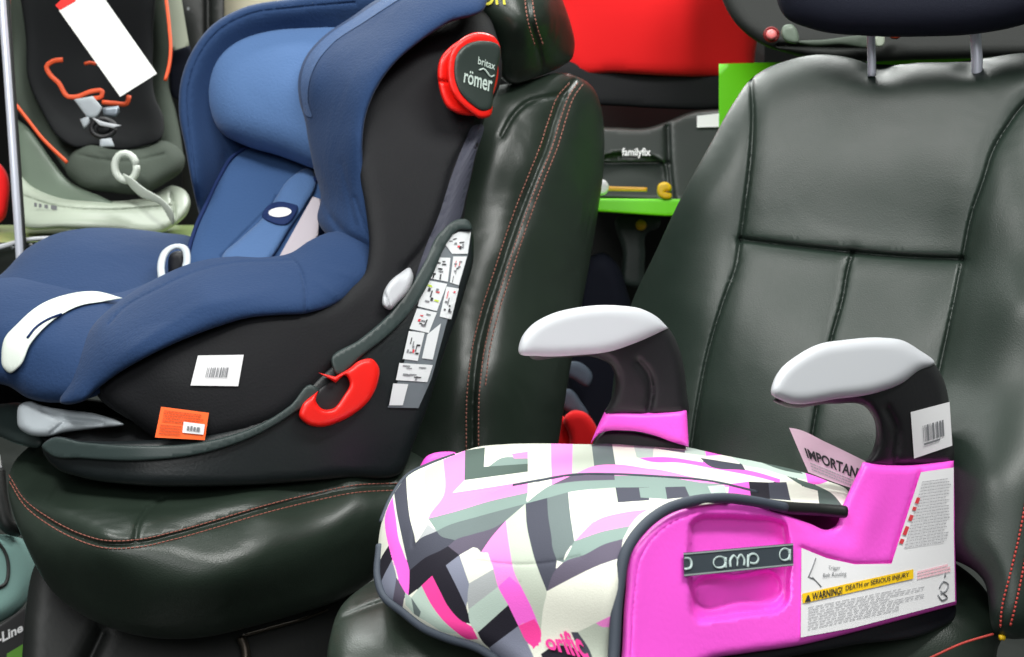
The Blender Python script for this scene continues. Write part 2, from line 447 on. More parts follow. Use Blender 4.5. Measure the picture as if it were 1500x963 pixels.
cush = Solid([(477, 1000), (483, 935), (500, 888), (1468, 905), (1476, 928), (1455, 1150)], [(1367, 963, 1.215), (1455, 928, 1.225), (1409, 941, 1.22)], h=0, t=.001)
stitches('stitching', REDT, rs, back, [[(1512, 640), (1503, 730), (1492, 790), (1480, 840), (1467, 895), (1465, 925)], [(1512, 760), (1500, 828), (1488, 885), (1479, 921)]], 4, 2.5, .0011, .002)
tube('seam_cord', REDT, rs, cush, [(1340, 975), (1367, 962), (1409, 943), (1455, 929)], .0012, .03)
tube('seam_knot', YELLOW, rs, cush, [(1464, 934), (1468, 934), (1471, 935)], .0028, .03)
# headrest and posts
for x0, x1 in ((1277, 1276), (1431, 1429)):
    tube('headrest_post', CHROME, rs, [(1276, 90, 1.56), (1430, 90, 1.5), (1350, 0, 1.52)], [(x0, 112), (x0, 85), (x1, 60), (x1, 20)], .0052 if x0 < 1300 else .0068, 0, 14)
hr = solid('headrest', NAVYF, rs, [(1140, -60), (1135, -10), (1150, 25), (1190, 43), (1270, 53), (1350, 54), (1430, 50), (1500, 36), (1560, 10), (1570, -60), (1400, -160), (1250, -160)],
    [(1140, 0, 1.56), (1560, 0, 1.42), (1350, -160, 1.5)], r=50, h=.045, t=.06, step=9)

# ================================================================== LEFT CAR SEAT
ls = thing('car_seat', 'black leather car seat with red double stitching, carrying the blue child seat', 'car seat', P(330, 1000, 1.55), 'leather car seats')
lback = solid('backrest', LEA, ls,
    [(640, 160), (690, 130), (740, 124), (780, 116), (815, 107), (848, 113), (868, 128), (880, 155), (885, 195), (884, 250), (876, 310), (862, 395), (848, 470), (832, 560), (818, 650), (800, 740), (600, 760), (560, 700), (560, 400), (600, 220)],
    [(640, 160, 1.92), (840, 110, 2.0), (885, 200, 2.04), (860, 400, 1.98), (818, 650, 1.85), (700, 700, 1.76), (788, 240, 1.90), (740, 370, 1.84), (692, 560, 1.76), (620, 500, 1.80), (560, 700, 1.78), (600, 220, 1.92), (690, 300, 1.87), (640, 650, 1.77)],
    r=45, h=.035, t=.10, rb=25, step=7,
    grooves=[([(842, 118), (826, 140), (812, 175), (800, 215), (786, 250), (768, 295), (750, 345), (732, 400), (714, 456), (700, 515), (694, 565), (692, 690)], 4, .007),
             ([(842, 118), (826, 140), (812, 175), (800, 215), (786, 250), (768, 295), (750, 345), (732, 400), (714, 456), (700, 515), (694, 565), (692, 690)], 18, .006),
             ([(735, 200), (752, 170), (772, 151), (800, 143), (826, 139)], 4, .006)],
    bumps=[(722, 230, 26, 90, 18, .012)])
stitches('stitching', PALET, ls, lback, [[(846, 122), (834, 140), (821, 175), (809, 215), (795, 250), (777, 295), (759, 345), (741, 400), (723, 456), (709, 515), (703, 565), (701, 690)],
    [(834, 122), (818, 140), (804, 175), (791, 215), (777, 250), (759, 295), (741, 345), (723, 400), (705, 456), (691, 515), (685, 565), (683, 690)],
    [(854, 124), (842, 140), (829, 175), (817, 215), (803, 250), (785, 295), (767, 345), (749, 400), (731, 456), (717, 515), (711, 565)]], 4, 2, .0009, .001)
lhr = solid('headrest', LEA, ls,
    [(640, -60), (690, 20), (712, 60), (722, 100), (745, 122), (790, 112), (822, 98), (838, 86), (842, 68), (836, 35), (824, 0), (800, -60), (720, -120)],
    [(640, -60, 1.82), (712, 60, 1.86), (745, 122, 1.90), (842, 68, 2.02), (775, 30, 1.83), (820, -40, 1.96), (720, -120, 1.85)], r=28, h=.03, t=.08, rb=20, step=6,
    grooves=[([(770, -80), (772, 0), (777, 32), (788, 67), (796, 108)], 4, .006), ([(770, -80), (772, 0), (777, 32), (788, 67), (796, 108)], 14, .006)])
stitches('headrest_stitching', PALET, ls, lhr, [[(778, -20), (781, 10), (787, 40), (797, 70)], [(768, -20), (770, 10), (774, 34), (784, 68)]], 4, 2, .0009, .001)
lettering('lettering', mat('yellow_green_thread', (214, 208, 60), .6), ls, lhr, 'Ori', [(700, -14), (738, -16), (741, 7), (704, 8)], .003, .02)
lc = solid('cushion', LEA, ls,
    [(36, 660), (18, 682), (12, 716), (20, 755), (38, 800), (56, 836), (82, 872), (122, 902), (180, 926), (240, 936), (304, 933), (362, 920), (440, 898), (500, 878), (560, 840), (640, 780), (650, 700), (600, 660), (400, 640), (200, 630), (90, 635)],
    [(12, 716, 1.50), (36, 660, 1.62), (120, 650, 1.66), (150, 797, 1.335), (72, 764, 1.40), (256, 784, 1.36), (380, 748, 1.43), (520, 716, 1.51), (600, 700, 1.57), (82, 872, 1.41), (240, 936, 1.40), (250, 860, 1.355), (440, 898, 1.47), (560, 840, 1.54), (400, 680, 1.56), (300, 700, 1.50), (200, 720, 1.45), (480, 690, 1.56), (560, 682, 1.59)],
    r=22, h=.02, t=.12, rb=25, step=8,
    grooves=[([(14, 700), (36, 736), (72, 764), (120, 788), (148, 796), (200, 796), (256, 784), (320, 766), (380, 748), (460, 728), (520, 716), (590, 712)], 3.5, .006),
             ([(72, 733), (84, 716)], 3, .003),
             ([(198, 792), (203, 766), (218, 745), (238, 732)], 4, .007)],
    bumps=[(500, 696, 80, 11, -8, .016), (100, 755, 80, 13, 22, .012), (330, 738, 130, 13, -14, .016), (330, 850, 160, 50, -20, .022)])
stitches('seat_stitching', BROWNT, ls, lc, [[(13, 696), (35, 731), (72, 759), (120, 783), (148, 791), (200, 791), (256, 779), (320, 761), (380, 743), (460, 723), (520, 711), (590, 708)],
    [(14, 706), (37, 742), (73, 770), (121, 794), (148, 802), (200, 802), (256, 790), (320, 772), (380, 754), (460, 734), (520, 722), (590, 718)]], 5, 1.5, .0008, .0003)
lb = solid('seat_base', DARK, ls, [(50, 830), (38, 890), (34, 940), (30, 1040), (60, 1150), (500, 1150), (560, 1000), (540, 860), (300, 880)],
    [(40, 900, 1.48), (500, 900, 1.62), (250, 1050, 1.5)], r=25, h=.02, t=.3, step=14,
    grooves=[([(150, 925), (120, 990)], 8, .01)])
tube('seat_rail', mat('worn_metal', (92, 84, 76), .4, metal=.8, bump=.3, scale=120), ls, lb, [(352, 932), (358, 945), (356, 1000)], .006, .02)
tube('rail_edge', MATS['worn_metal'], ls, lb, [(356, 932), (400, 920), (450, 905), (480, 893)], .002, .02)

# ================================================================== BLUE CHILD SEAT
bs = thing('child_seat', 'blue padded child seat with black side shell and red belt guide, on the left seat', 'child seat', P(330, 720, 1.6))
# base body and side shell
base = solid('base', BASEP, bs,
    [(62, 652), (66, 668), (82, 686), (120, 700), (200, 711), (300, 713), (400, 709), (500, 700), (590, 690), (606, 650), (625, 600), (650, 520), (680, 430), (694, 370), (688, 334), (668, 328), (648, 342), (626, 384), (600, 430), (568, 470), (530, 503), (480, 540), (430, 585), (380, 612), (300, 636), (200, 646), (120, 646), (75, 642)],
    [(62, 660, 1.44), (200, 711, 1.40), (200, 646, 1.41), (400, 709, 1.45), (590, 690, 1.54), (500, 540, 1.50), (650, 450, 1.60), (688, 334, 1.66), (625, 600, 1.56)],
    r=14, h=.012, t=.25, rb=20, step=8)
solid('dark_gap_fill', BLKF, bs, [(-80, 540), (20, 560), (100, 580), (200, 600), (260, 650), (120, 650), (0, 620), (-80, 610)], 1.70, r=10, h=.01, t=.05, step=9)  # added black filler that keeps the gap below the pad dark
fb = solid('front_base', RIM, bs, [(-40, 585), (0, 592), (28, 590), (60, 600), (70, 640), (60, 655), (30, 652), (0, 640), (-40, 620)], [(-40, 600, 1.62), (60, 600, 1.58), (0, 650, 1.56)], r=14, h=.02, t=.1, step=7)
solid('base_tray', BLKF, bs, [(60, 640), (100, 625), (150, 610), (230, 630), (300, 640), (240, 655), (150, 662), (80, 656)], [(60, 640, 1.50), (300, 640, 1.45), (150, 610, 1.56)], r=12, h=.01, t=.06, step=8,
    bumps=[(130, 640, 20, 6, 10, .02), (190, 640, 14, 8, -20, .02), (215, 648, 10, 6, 30, .012)])
rimD = lambda q: base.D(q)-.018
solid('lower_rim', RIM, bs, [(457, 564), (468, 572), (462, 582), (430, 606), (380, 636), (300, 664), (210, 675), (120, 672), (74, 667), (61, 654), (76, 643), (120, 648), (200, 653), (300, 647), (380, 622), (425, 594)],
    rimD, r=3, h=.004, t=.02, rb=5, step=5)
solid('upper_rim', RIM, bs, [(485, 528), (492, 548), (535, 518), (577, 484), (612, 443), (637, 396), (655, 356), (672, 337), (692, 336), (686, 323), (664, 323), (644, 340), (622, 382), (596, 426), (566, 464), (526, 498)],
    rimD, r=3, h=.005, t=.02, rb=5, step=5)
shell = solid('side_shell', SHELL, bs,
    [(670, 20), (695, 10), (712, 20), (728, 55), (735, 110), (708, 180), (697, 232), (684, 290), (676, 335), (655, 370), (632, 410), (605, 450), (570, 490), (520, 525), (470, 570), (420, 612), (340, 642), (285, 652), (231, 643), (200, 622), (138, 572), (134, 560), (150, 548), (210, 514), (259, 491), (316, 469), (364, 455), (405, 451), (449, 448), (486, 437), (512, 420), (534, 400), (540, 372), (536, 310), (526, 250), (523, 205), (528, 170), (541, 132), (566, 96), (608, 58), (645, 34)],
    [(138, 572, 1.46), (231, 643, 1.43), (340, 640, 1.44), (480, 560, 1.50), (600, 450, 1.575), (676, 335, 1.65), (700, 200, 1.70), (720, 80, 1.745), (620, 60, 1.74), (660, 30, 1.78), (530, 200, 1.64), (570, 110, 1.70), (550, 400, 1.56), (400, 500, 1.475), (250, 560, 1.43)],
    r=26, h=.02, t=.08, rb=18, step=8,
    grooves=[([(720, 150), (690, 200), (668, 240), (650, 300), (630, 350), (590, 400)], 6, .008), ([(138, 569), (175, 602), (231, 642)], 3, .004), ([(600, 470), (560, 500), (500, 530)], 5, .004)],
    bumps=[(700, 220, 14, 60, 10, .006)])
decal('shell_sheen', mat('navy_sheen_tone', (52, 54, 68), .7, .2, 700), bs, [(704, 182), (695, 232), (682, 290), (672, 324), (655, 340), (632, 372), (608, 412), (622, 366), (642, 318), (660, 262), (682, 206), (694, 184)], shell, .0015, step=5)  # lighter navy strip, a sheen painted onto the side shell
# far inner wing, then the lining
farw = solid('inner_cover', BLUE, bs,
    [(300, 350), (288, 300), (281, 270), (272, 220), (262, 165), (265, 118), (283, 72), (312, 36), (355, 12), (430, -2), (520, -15), (620, -30), (660, 60), (640, 250), (560, 400), (430, 440), (310, 430)],
    [(281, 270, 1.80), (262, 165, 1.82), (312, 36, 1.86), (430, 0, 1.88), (600, -20, 1.88), (350, 150, 1.93), (420, 100, 1.95), (560, 100, 1.93), (330, 300, 1.90), (400, 350, 1.84), (560, 400, 1.82), (310, 430, 1.80), (500, 250, 1.90)],
    r=26, h=.035, t=.06, rb=20, step=8, grooves=[([(292, 310), (284, 250), (278, 190), (276, 130), (292, 82), (320, 46), (364, 22), (430, 12), (520, 4)], 2, .003), ([(310, 330), (322, 270), (330, 230)], 6, .004)])
fbol = solid('far_bolster', BLUE, bs,
    [(-90, 440), (-40, 425), (0, 403), (40, 364), (81, 343), (121, 335), (182, 335), (238, 341), (285, 350), (310, 400), (300, 440), (180, 470), (60, 470), (-90, 500)],
    [(-90, 440, 1.70), (0, 403, 1.72), (121, 335, 1.80), (285, 350, 1.86), (0, 470, 1.60), (180, 450, 1.66), (300, 440, 1.74)], r=40, h=.05, t=.08, rb=25, step=8)
pan = solid('seat_pad', BLUE, bs,
    [(-120, 455), (-60, 418), (0, 408), (90, 408), (180, 418), (240, 400), (300, 372), (420, 370), (420, 430), (300, 500), (180, 560), (134, 583), (93, 590), (40, 583), (12, 566), (-20, 560), (-110, 540)],
    [(-60, 420, 1.66), (0, 410, 1.66), (180, 420, 1.68), (300, 372, 1.80), (420, 380, 1.76), (0, 480, 1.545), (60, 500, 1.515), (12, 566, 1.50), (93, 590, 1.47), (134, 583, 1.46), (300, 500, 1.52), (-110, 500, 1.60), (120, 470, 1.56), (200, 470, 1.56)],
    r=30, h=.03, t=.06, rb=20, step=8)
ins = solid('lining', BLUEM, bs,
    [(268, 400), (275, 365), (285, 333), (300, 300), (318, 262), (338, 230), (368, 212), (400, 215), (440, 236), (480, 262), (480, 330), (450, 400), (380, 420), (310, 430)],
    [(275, 385, 1.76), (285, 333, 1.80), (338, 230, 1.88), (400, 215, 1.90), (470, 270, 1.84), (440, 400, 1.72), (330, 400, 1.74), (360, 310, 1.81)], r=24, h=.02, t=.04, step=6,
    grooves=[([(406, 287), (400, 300), (384, 316), (360, 340), (324, 377)], 3, .005)])
tube('lining_piping', BLUED, bs, ins.D, [(272, 395), (277, 365), (287, 333), (302, 300), (320, 262), (341, 230), (370, 214), (400, 217), (430, 230), (456, 246)], .0032, .014)
hp = solid('head_pad', BLUEL, bs,
    [(297, 112), (305, 76), (332, 46), (378, 32), (440, 31), (520, 34), (560, 100), (540, 240), (500, 262), (455, 246), (410, 229), (360, 214), (320, 192), (301, 158)],
    [(297, 112, 1.89), (378, 32, 1.93), (540, 60, 1.90), (360, 214, 1.86), (455, 246, 1.83), (540, 240, 1.80), (420, 130, 1.86)], r=48, h=.062, t=.05, step=6,
    bumps=[(500, 110, 40, 90, 0, -.01)])
pad = solid('harness_pad', BLUEL, bs, [(406, 287), (420, 266), (456, 247), (463, 268), (448, 300), (425, 334), (392, 384), (372, 400), (330, 400), (325, 378), (352, 350), (386, 318)],
    lambda q: ins.depth(q)-.004, r=10, h=.012, t=.004, step=5)
band = solid('buckle_sleeve', BLUED, bs, [(384, 318), (392, 302), (405, 296), (425, 298), (436, 302), (432, 318), (420, 329), (396, 326)], lambda q: pad.depth(q)-.001, r=5, h=.004, t=.002, step=4)
decal('sleeve_patch', PAPER, bs, ring(410, 311, 17, 7, -4, 16), band, .0015, step=4)
tube('harness_edge', BLUED, bs, ins.D, [(462, 262), (448, 290), (430, 320), (412, 350), (392, 382)], .0045, .024)
solid('shoulder_strap', mat('grey_webbing', (176, 168, 176), .7, .2, 800), bs, straight([(458, 288), (470, 292), (466, 345), (432, 385), (404, 385)]), [(462, 287, 1.755), (404, 385, 1.70), (466, 345, 1.715)], r=4, h=.002, t=.003, step=6)
tube('buckle_loop', PALE, bs, [(240, 400, 1.64), (270, 360, 1.70), (230, 360, 1.70)], [(237, 408), (236, 388), (243, 369), (257, 361), (270, 364), (274, 380), (270, 398)], .0052, .0, 10, flat=.5)
solid('buckle', NAVYP, bs, [(246, 392), (250, 372), (266, 368), (272, 385), (262, 402), (248, 404)], 1.69, r=6, h=.012, t=.02, step=4)
# near bolster and wing
bol = solid('near_bolster', BLUE, bs,
    [(88, 590), (98, 560), (112, 520), (137, 476), (178, 439), (235, 405), (283, 385), (340, 376), (389, 377), (425, 371), (455, 352), (485, 340), (546, 352), (549, 378), (543, 404), (518, 428), (486, 448), (449, 459), (405, 462), (364, 466), (316, 480), (259, 502), (210, 526), (174, 547), (142, 571), (120, 589)],
    [(93, 589, 1.45), (137, 476, 1.52), (178, 439, 1.55), (283, 385, 1.575), (389, 377, 1.575), (460, 350, 1.61), (546, 368, 1.60), (518, 427, 1.54), (405, 462, 1.465), (316, 478, 1.43), (210, 525, 1.415), (142, 570, 1.435), (300, 430, 1.475)],
    r=38, h=.03, t=.05, rb=20, step=6,
    grooves=[([(160, 475), (178, 455), (235, 422), (283, 400), (340, 386), (400, 383), (425, 382)], 2.2, .0045), ([(423, 374), (438, 392), (446, 415), (449, 460)], 2.5, .0035)],
    bumps=[(330, 440, 70, 8, -12, .003), (210, 500, 50, 6, -35, .003), (480, 425, 26, 4, 40, .003), (500, 400, 20, 4, 20, .003), (260, 470, 40, 4, -30, .002)])
wing = solid('near_wing', BLUE, bs,
    [(512, 27), (560, -5), (620, -24), (690, -26), (714, -5), (711, 10), (655, 35), (614, 62), (572, 100), (548, 137), (535, 174), (531, 208), (534, 257), (543, 307), (547, 372), (520, 364), (485, 350), (465, 322), (470, 291), (460, 249), (452, 208), (446, 174), (439, 150), (437, 116), (448, 83), (473, 54)],
    [(512, 27, 1.84), (437, 116, 1.80), (446, 174, 1.78), (465, 300, 1.72), (485, 350, 1.65), (547, 368, 1.60), (543, 307, 1.61), (531, 208, 1.615), (572, 100, 1.64), (655, 35, 1.685), (712, 5, 1.72), (620, -20, 1.78), (500, 180, 1.68), (490, 100, 1.74)],
    r=34, h=.035, t=.05, rb=20, step=6,
    grooves=[([(520, 290), (530, 320), (546, 350)], 3, .004), ([(500, 240), (512, 290), (520, 330)], 5, .003), ([(462, 250), (475, 300), (495, 335)], 5, .004), ([(486, 320), (510, 345), (545, 362)], 5, .003)],
    bumps=[(460, 110, 10, 60, 10, .006)])
decal('wing_lining', BLUEM, bs, [(520, 26), (476, 56), (451, 85), (441, 117), (443, 150), (449, 170), (455, 172), (451, 150), (453, 120), (464, 92), (488, 63), (534, 32), (580, 2), (616, -19), (600, -17), (566, -3)], wing, .0028, step=5)
tube('wing_seam', BLUED, bs, wing.D, [(485, 350), (520, 363), (547, 369)], .0014, .012)
# side cap
capD = Depth([(645, 110, 1.642), (668, 60, 1.655), (730, 63, 1.70), (722, 150, 1.69), (671, 166, 1.65)])
solid('cap_rim', RED, bs, [(672, 60), (656, 72), (646, 84), (641, 102), (642, 122), (647, 143), (655, 158), (671, 167), (700, 168), (722, 140), (726, 80), (705, 52)], capD, r=6, h=.012, t=.05, step=4,
    grooves=[([(641, 118), (650, 119), (662, 120)], 1.6, .008)])
cr = solid('cap_ring', RED, bs, [(731, 64), (725, 55), (713, 49), (695, 48), (677, 56), (664, 69), (657, 87), (655, 109), (659, 130), (669, 147), (686, 163), (706, 174), (716, 172), (722, 140), (729, 101)], lambda q: capD(q)-.016, r=5, h=.010, t=.03, step=4)
cap = solid('side_cap', mat('dark_grey_cap', (44, 54, 50), .4), bs, [(730, 66), (724, 62), (713, 60), (699, 60), (685, 64), (675, 71), (668, 82), (665, 98), (667, 120), (675, 138), (690, 153), (708, 163), (717, 161), (723, 132), (729, 101)], lambda q: capD(q)-.024, r=5, h=.006, t=.02, step=4)
LOGO = mat('pale_logo_print', (190, 206, 198), .5)
lettering('emblem_text', LOGO, cap.obj, cap, 'britax', [(701, 83), (726, 92), (725, 103), (700, 94)], .0015, .01)
lettering('emblem_text', LOGO, cap.obj, cap, 'r\u00f6mer', [(681, 102), (722, 113), (720, 136), (679, 121)], .0015, .015)
tube('emblem_swash', LOGO, cap.obj, cap, [(702, 103), (708, 101), (714, 107), (719, 113), (724, 111)], .0012, .0015, 6)
# belt guide
guide = solid('belt_guide', RED, bs,
    [(466, 546, 1), (491, 552, 1), (510, 541), (528, 528), (545, 526), (555, 538), (553, 562), (540, 588), (520, 606), (496, 619), (470, 626), (450, 622), (438, 609), (442, 595), (466, 573, 1), (463, 588), (472, 599), (487, 599), (502, 582), (512, 560), (506, 550), (492, 561, 1)],
    lambda q: base.D(q)-.026, r=7, h=.007, t=.02, rb=5, step=4)
solid('guide_recess', BLACK, bs, [(466, 573), (480, 562), (505, 548), (520, 545), (512, 580), (490, 604), (468, 604), (458, 590)], lambda q: base.D(q)-.016, r=5, h=.002, t=.005, step=6)
# lever
lev = solid('recline_lever', WHITEP, bs, [(561, 432), (570, 414), (585, 401), (601, 393), (605, 401), (600, 424), (585, 442), (570, 454), (562, 450)], lambda q: shell.depth(q)-.002, r=6, h=.018, t=.002, step=4,
    grooves=[([(563, 430), (567, 440), (570, 453)], 2, .005)])
solid('front_handle', PALE, bs, [(25, 612), (28, 594), (45, 588), (62, 594), (95, 600), (140, 606), (182, 622), (140, 628), (95, 634), (66, 640), (40, 636), (27, 626)],
    [(25, 612, 1.50), (182, 622, 1.455), (60, 640, 1.48)], r=10, h=.015, t=.02, step=5, grooves=[([(62, 600), (90, 612), (150, 620)], 4, .006), ([(75, 634), (95, 618)], 3, .004)])
# straps at the front
solid('adjuster_strap', mat('white_webbing', (214, 222, 214), .7, .25, 900), bs,
    [(2, 520), (6, 497), (25, 475), (58, 447), (100, 431), (140, 427), (180, 437, 1), (152, 442), (118, 448), (92, 460), (70, 476), (45, 504), (28, 538), (14, 547), (4, 538)],
    lambda q: np.minimum(pan.depth(q), bol.D(q)+.03)-.006, r=6, h=.004, t=.003, step=5, grooves=[([(48, 478), (60, 468), (92, 455)], 3, .004)])
tube('strap_underside', BLUED, bs, lambda q: pan.depth(q)-.008, [(40, 495), (52, 480), (70, 468), (90, 460)], .0015, .004)
# stickers
bc = decal('barcode_sticker', PAPER, bs, straight([(290, 521), (357, 520), (349, 566), (279, 565)]), shell, .002, label='white barcode sticker')
bars = []; u = .27
while u < .72:
    w = random.choice([.012, .02, .03]); bars.append((u, .4, u+w, .72)); u += w+random.choice([.012, .02, .03])
marks('barcode', INK, bc.obj, shell, [(290, 521), (357, 520), (349, 566), (279, 565)], bars, .0032)
orD = shell
osk = decal('orange_sticker', mat('orange_paper', (252, 98, 12), .6), bs, straight([(236, 596), (306, 605), (300, 645), (227, 641)]), lambda q: np.minimum(shell.depth(q), rimD(q)), .002, label='bright orange sticker')
marks('sticker_print', mat('brown_orange_ink', (190, 66, 10), .7), osk.obj, lambda q: np.minimum(shell.depth(q), rimD(q)), [(236, 596), (306, 605), (300, 645), (227, 641)], lines(5, .08, .92, .08, .5, .4)+lines(4, .06, .5, .55, .92, .4), .0034)
decal('price_sticker', PAPER, osk.obj, straight([(269, 618), (300, 622), (298, 637), (267, 634)]), lambda q: np.minimum(shell.depth(q), rimD(q)), .0036)
marks('price_print', INK, osk.obj, lambda q: np.minimum(shell.depth(q), rimD(q)), [(269, 618), (300, 622), (298, 637), (267, 634)], [(.2, .35, .3, .75), (.35, .3, .45, .75), (.5, .35, .6, .75), (.65, .35, .8, .75)], .0048)
bD = lambda q: base.depth(q)
strip = decal('instruction_sticker', mat('grey_sticker', (104, 112, 118), .5), bs, straight([(568, 597), (613, 598), (632, 555), (655, 470), (672, 420), (686, 372), (690, 338), (672, 338), (657, 350), (640, 375), (625, 405), (612, 455), (600, 500), (588, 545)]), bD, .003, label='long strip of instruction pictures')
WS = mat('sticker_white', (216, 220, 222), .5)
for q4 in ([(585, 532), (634, 535), (626, 560), (580, 557)], [(599, 485), (622, 488), (612, 529), (590, 526)], [(611, 452), (640, 458), (628, 488), (600, 482)], [(622, 410), (655, 416), (640, 456), (612, 449)], [(633, 377), (660, 378), (656, 413), (624, 407)], [(648, 352), (672, 340), (690, 340), (685, 372), (662, 372)], [(664, 376), (684, 376), (672, 418), (659, 414)], [(654, 420), (672, 423), (661, 468), (644, 464)], [(626, 490), (646, 474), (634, 527), (618, 525)], [(576, 562), (598, 563), (590, 594), (570, 594)]):
    decal('sticker_panel', WS, strip.obj, straight(q4), bD, .0045)
cols = [INKD, INK, mat('red_ink', (214, 60, 70), .6), mat('lime_ink', (190, 214, 60), .6)]
for q4, seed in (([(585, 532), (634, 535), (626, 560), (580, 557)], 1), ([(599, 485), (622, 488), (612, 529), (590, 526)], 2), ([(611, 452), (640, 458), (628, 488), (600, 482)], 3), ([(622, 410), (655, 416), (640, 456), (612, 449)], 4), ([(633, 377), (660, 378), (656, 413), (624, 407)], 5), ([(652, 350), (688, 342), (684, 372), (660, 370)], 6), ([(664, 376), (684, 376), (672, 418), (659, 414)], 8), ([(654, 420), (672, 423), (661, 468), (644, 464)], 9)):
    rr = random.Random(seed); ms = []
    for k in range(9):
        a, b = rr.uniform(.1, .75), rr.uniform(.1, .75); w, h_ = rr.choice([(.22, .06), (.06, .24), (.12, .12), (.16, .05)])
        ci = rr.choice([0, 0, 1, 1, 2]) if seed not in (1,) else rr.choice([0, 1]);
        if seed == 4 and k < 3: ci = 3
        ms.append((a, b, a+w, b+h_, ci))
    marks('pictogram', cols, strip.obj, bD, q4, ms, .0058)

# ================================================================== PINK BOOSTER SEAT
bo = thing('booster_seat', 'pink booster seat with white armrests and chevron patterned cover, on the right car seat', 'booster seat', P(1000, 980, 1.2))
PANEL = [(911, 958, .985), (925, 805, 1.02), (1062, 736, 1.10), (1397, 680, 1.255), (1399, 884, 1.235), (1169, 944, 1.09)]
ctrlP = [(905, 990, .975)]+PANEL+[(1045, 962, 1.035), (1223, 771, 1.175), (1306, 826, 1.195), (1050, 850, 1.06)]
cover_c = [(918, 800, 1.028), (897, 963, .99), (960, 762, 1.06), (1030, 731, 1.095), (1130, 740, 1.15), (1240, 732, 1.24), (1200, 702, 1.34), (1054, 667, 1.43), (896, 652, 1.44), (732, 651, 1.40), (665, 668, 1.37), (597, 697, 1.32),
    (553, 820, 1.20), (561, 869, 1.16), (622, 919, 1.10), (718, 963, 1.04), (800, 1000, .99), (610, 770, 1.19), (640, 830, 1.125), (760, 690, 1.29), (900, 700, 1.25), (1100, 700, 1.29), (800, 708, 1.215), (750, 800, 1.08), (820, 870, 1.01), (700, 760, 1.17), (850, 760, 1.08), (1000, 710, 1.20)]
C = ['cream', 'pink', 'slate', 'black', 'grey', 'pale', 'mint', 'teal', 'lpink', 'hot', 'lslate', 'purple', 'dgreen', 'pgrey']
cc = {'cream': (226, 227, 214), 'pink': (250, 108, 218), 'slate': (70, 72, 84), 'black': (34, 32, 42), 'grey': (104, 116, 116), 'pale': (188, 196, 182), 'mint': (182, 200, 190), 'teal': (128, 148, 142),
      'lpink': (246, 140, 216), 'hot': (250, 70, 160), 'lslate': (130, 134, 152), 'purple': (92, 86, 102), 'dgreen': (82, 98, 92), 'pgrey': (168, 172, 174)}
CM = [mat('fabric_'+k, cc[k], .85, .25, 900, .2) for k in C]
ix = {k: i for i, k in enumerate(C)}
z1 = lambda c, *p: (Z(540, 620, .3563, p), ix[c])
K1 = 220/1324.
c1 = lambda c, *p: (Z(550, 640, K1, p), ix[c])
c2 = lambda c, *p: (Z(550, 790, K1, p), ix[c])
c3 = lambda c, *p: (Z(730, 640, K1, p), ix[c])
c4 = lambda c, *p: (Z(730, 780, K1, p), ix[c])
c5 = lambda c, *p: (Z(900, 635, .24, p), ix[c])
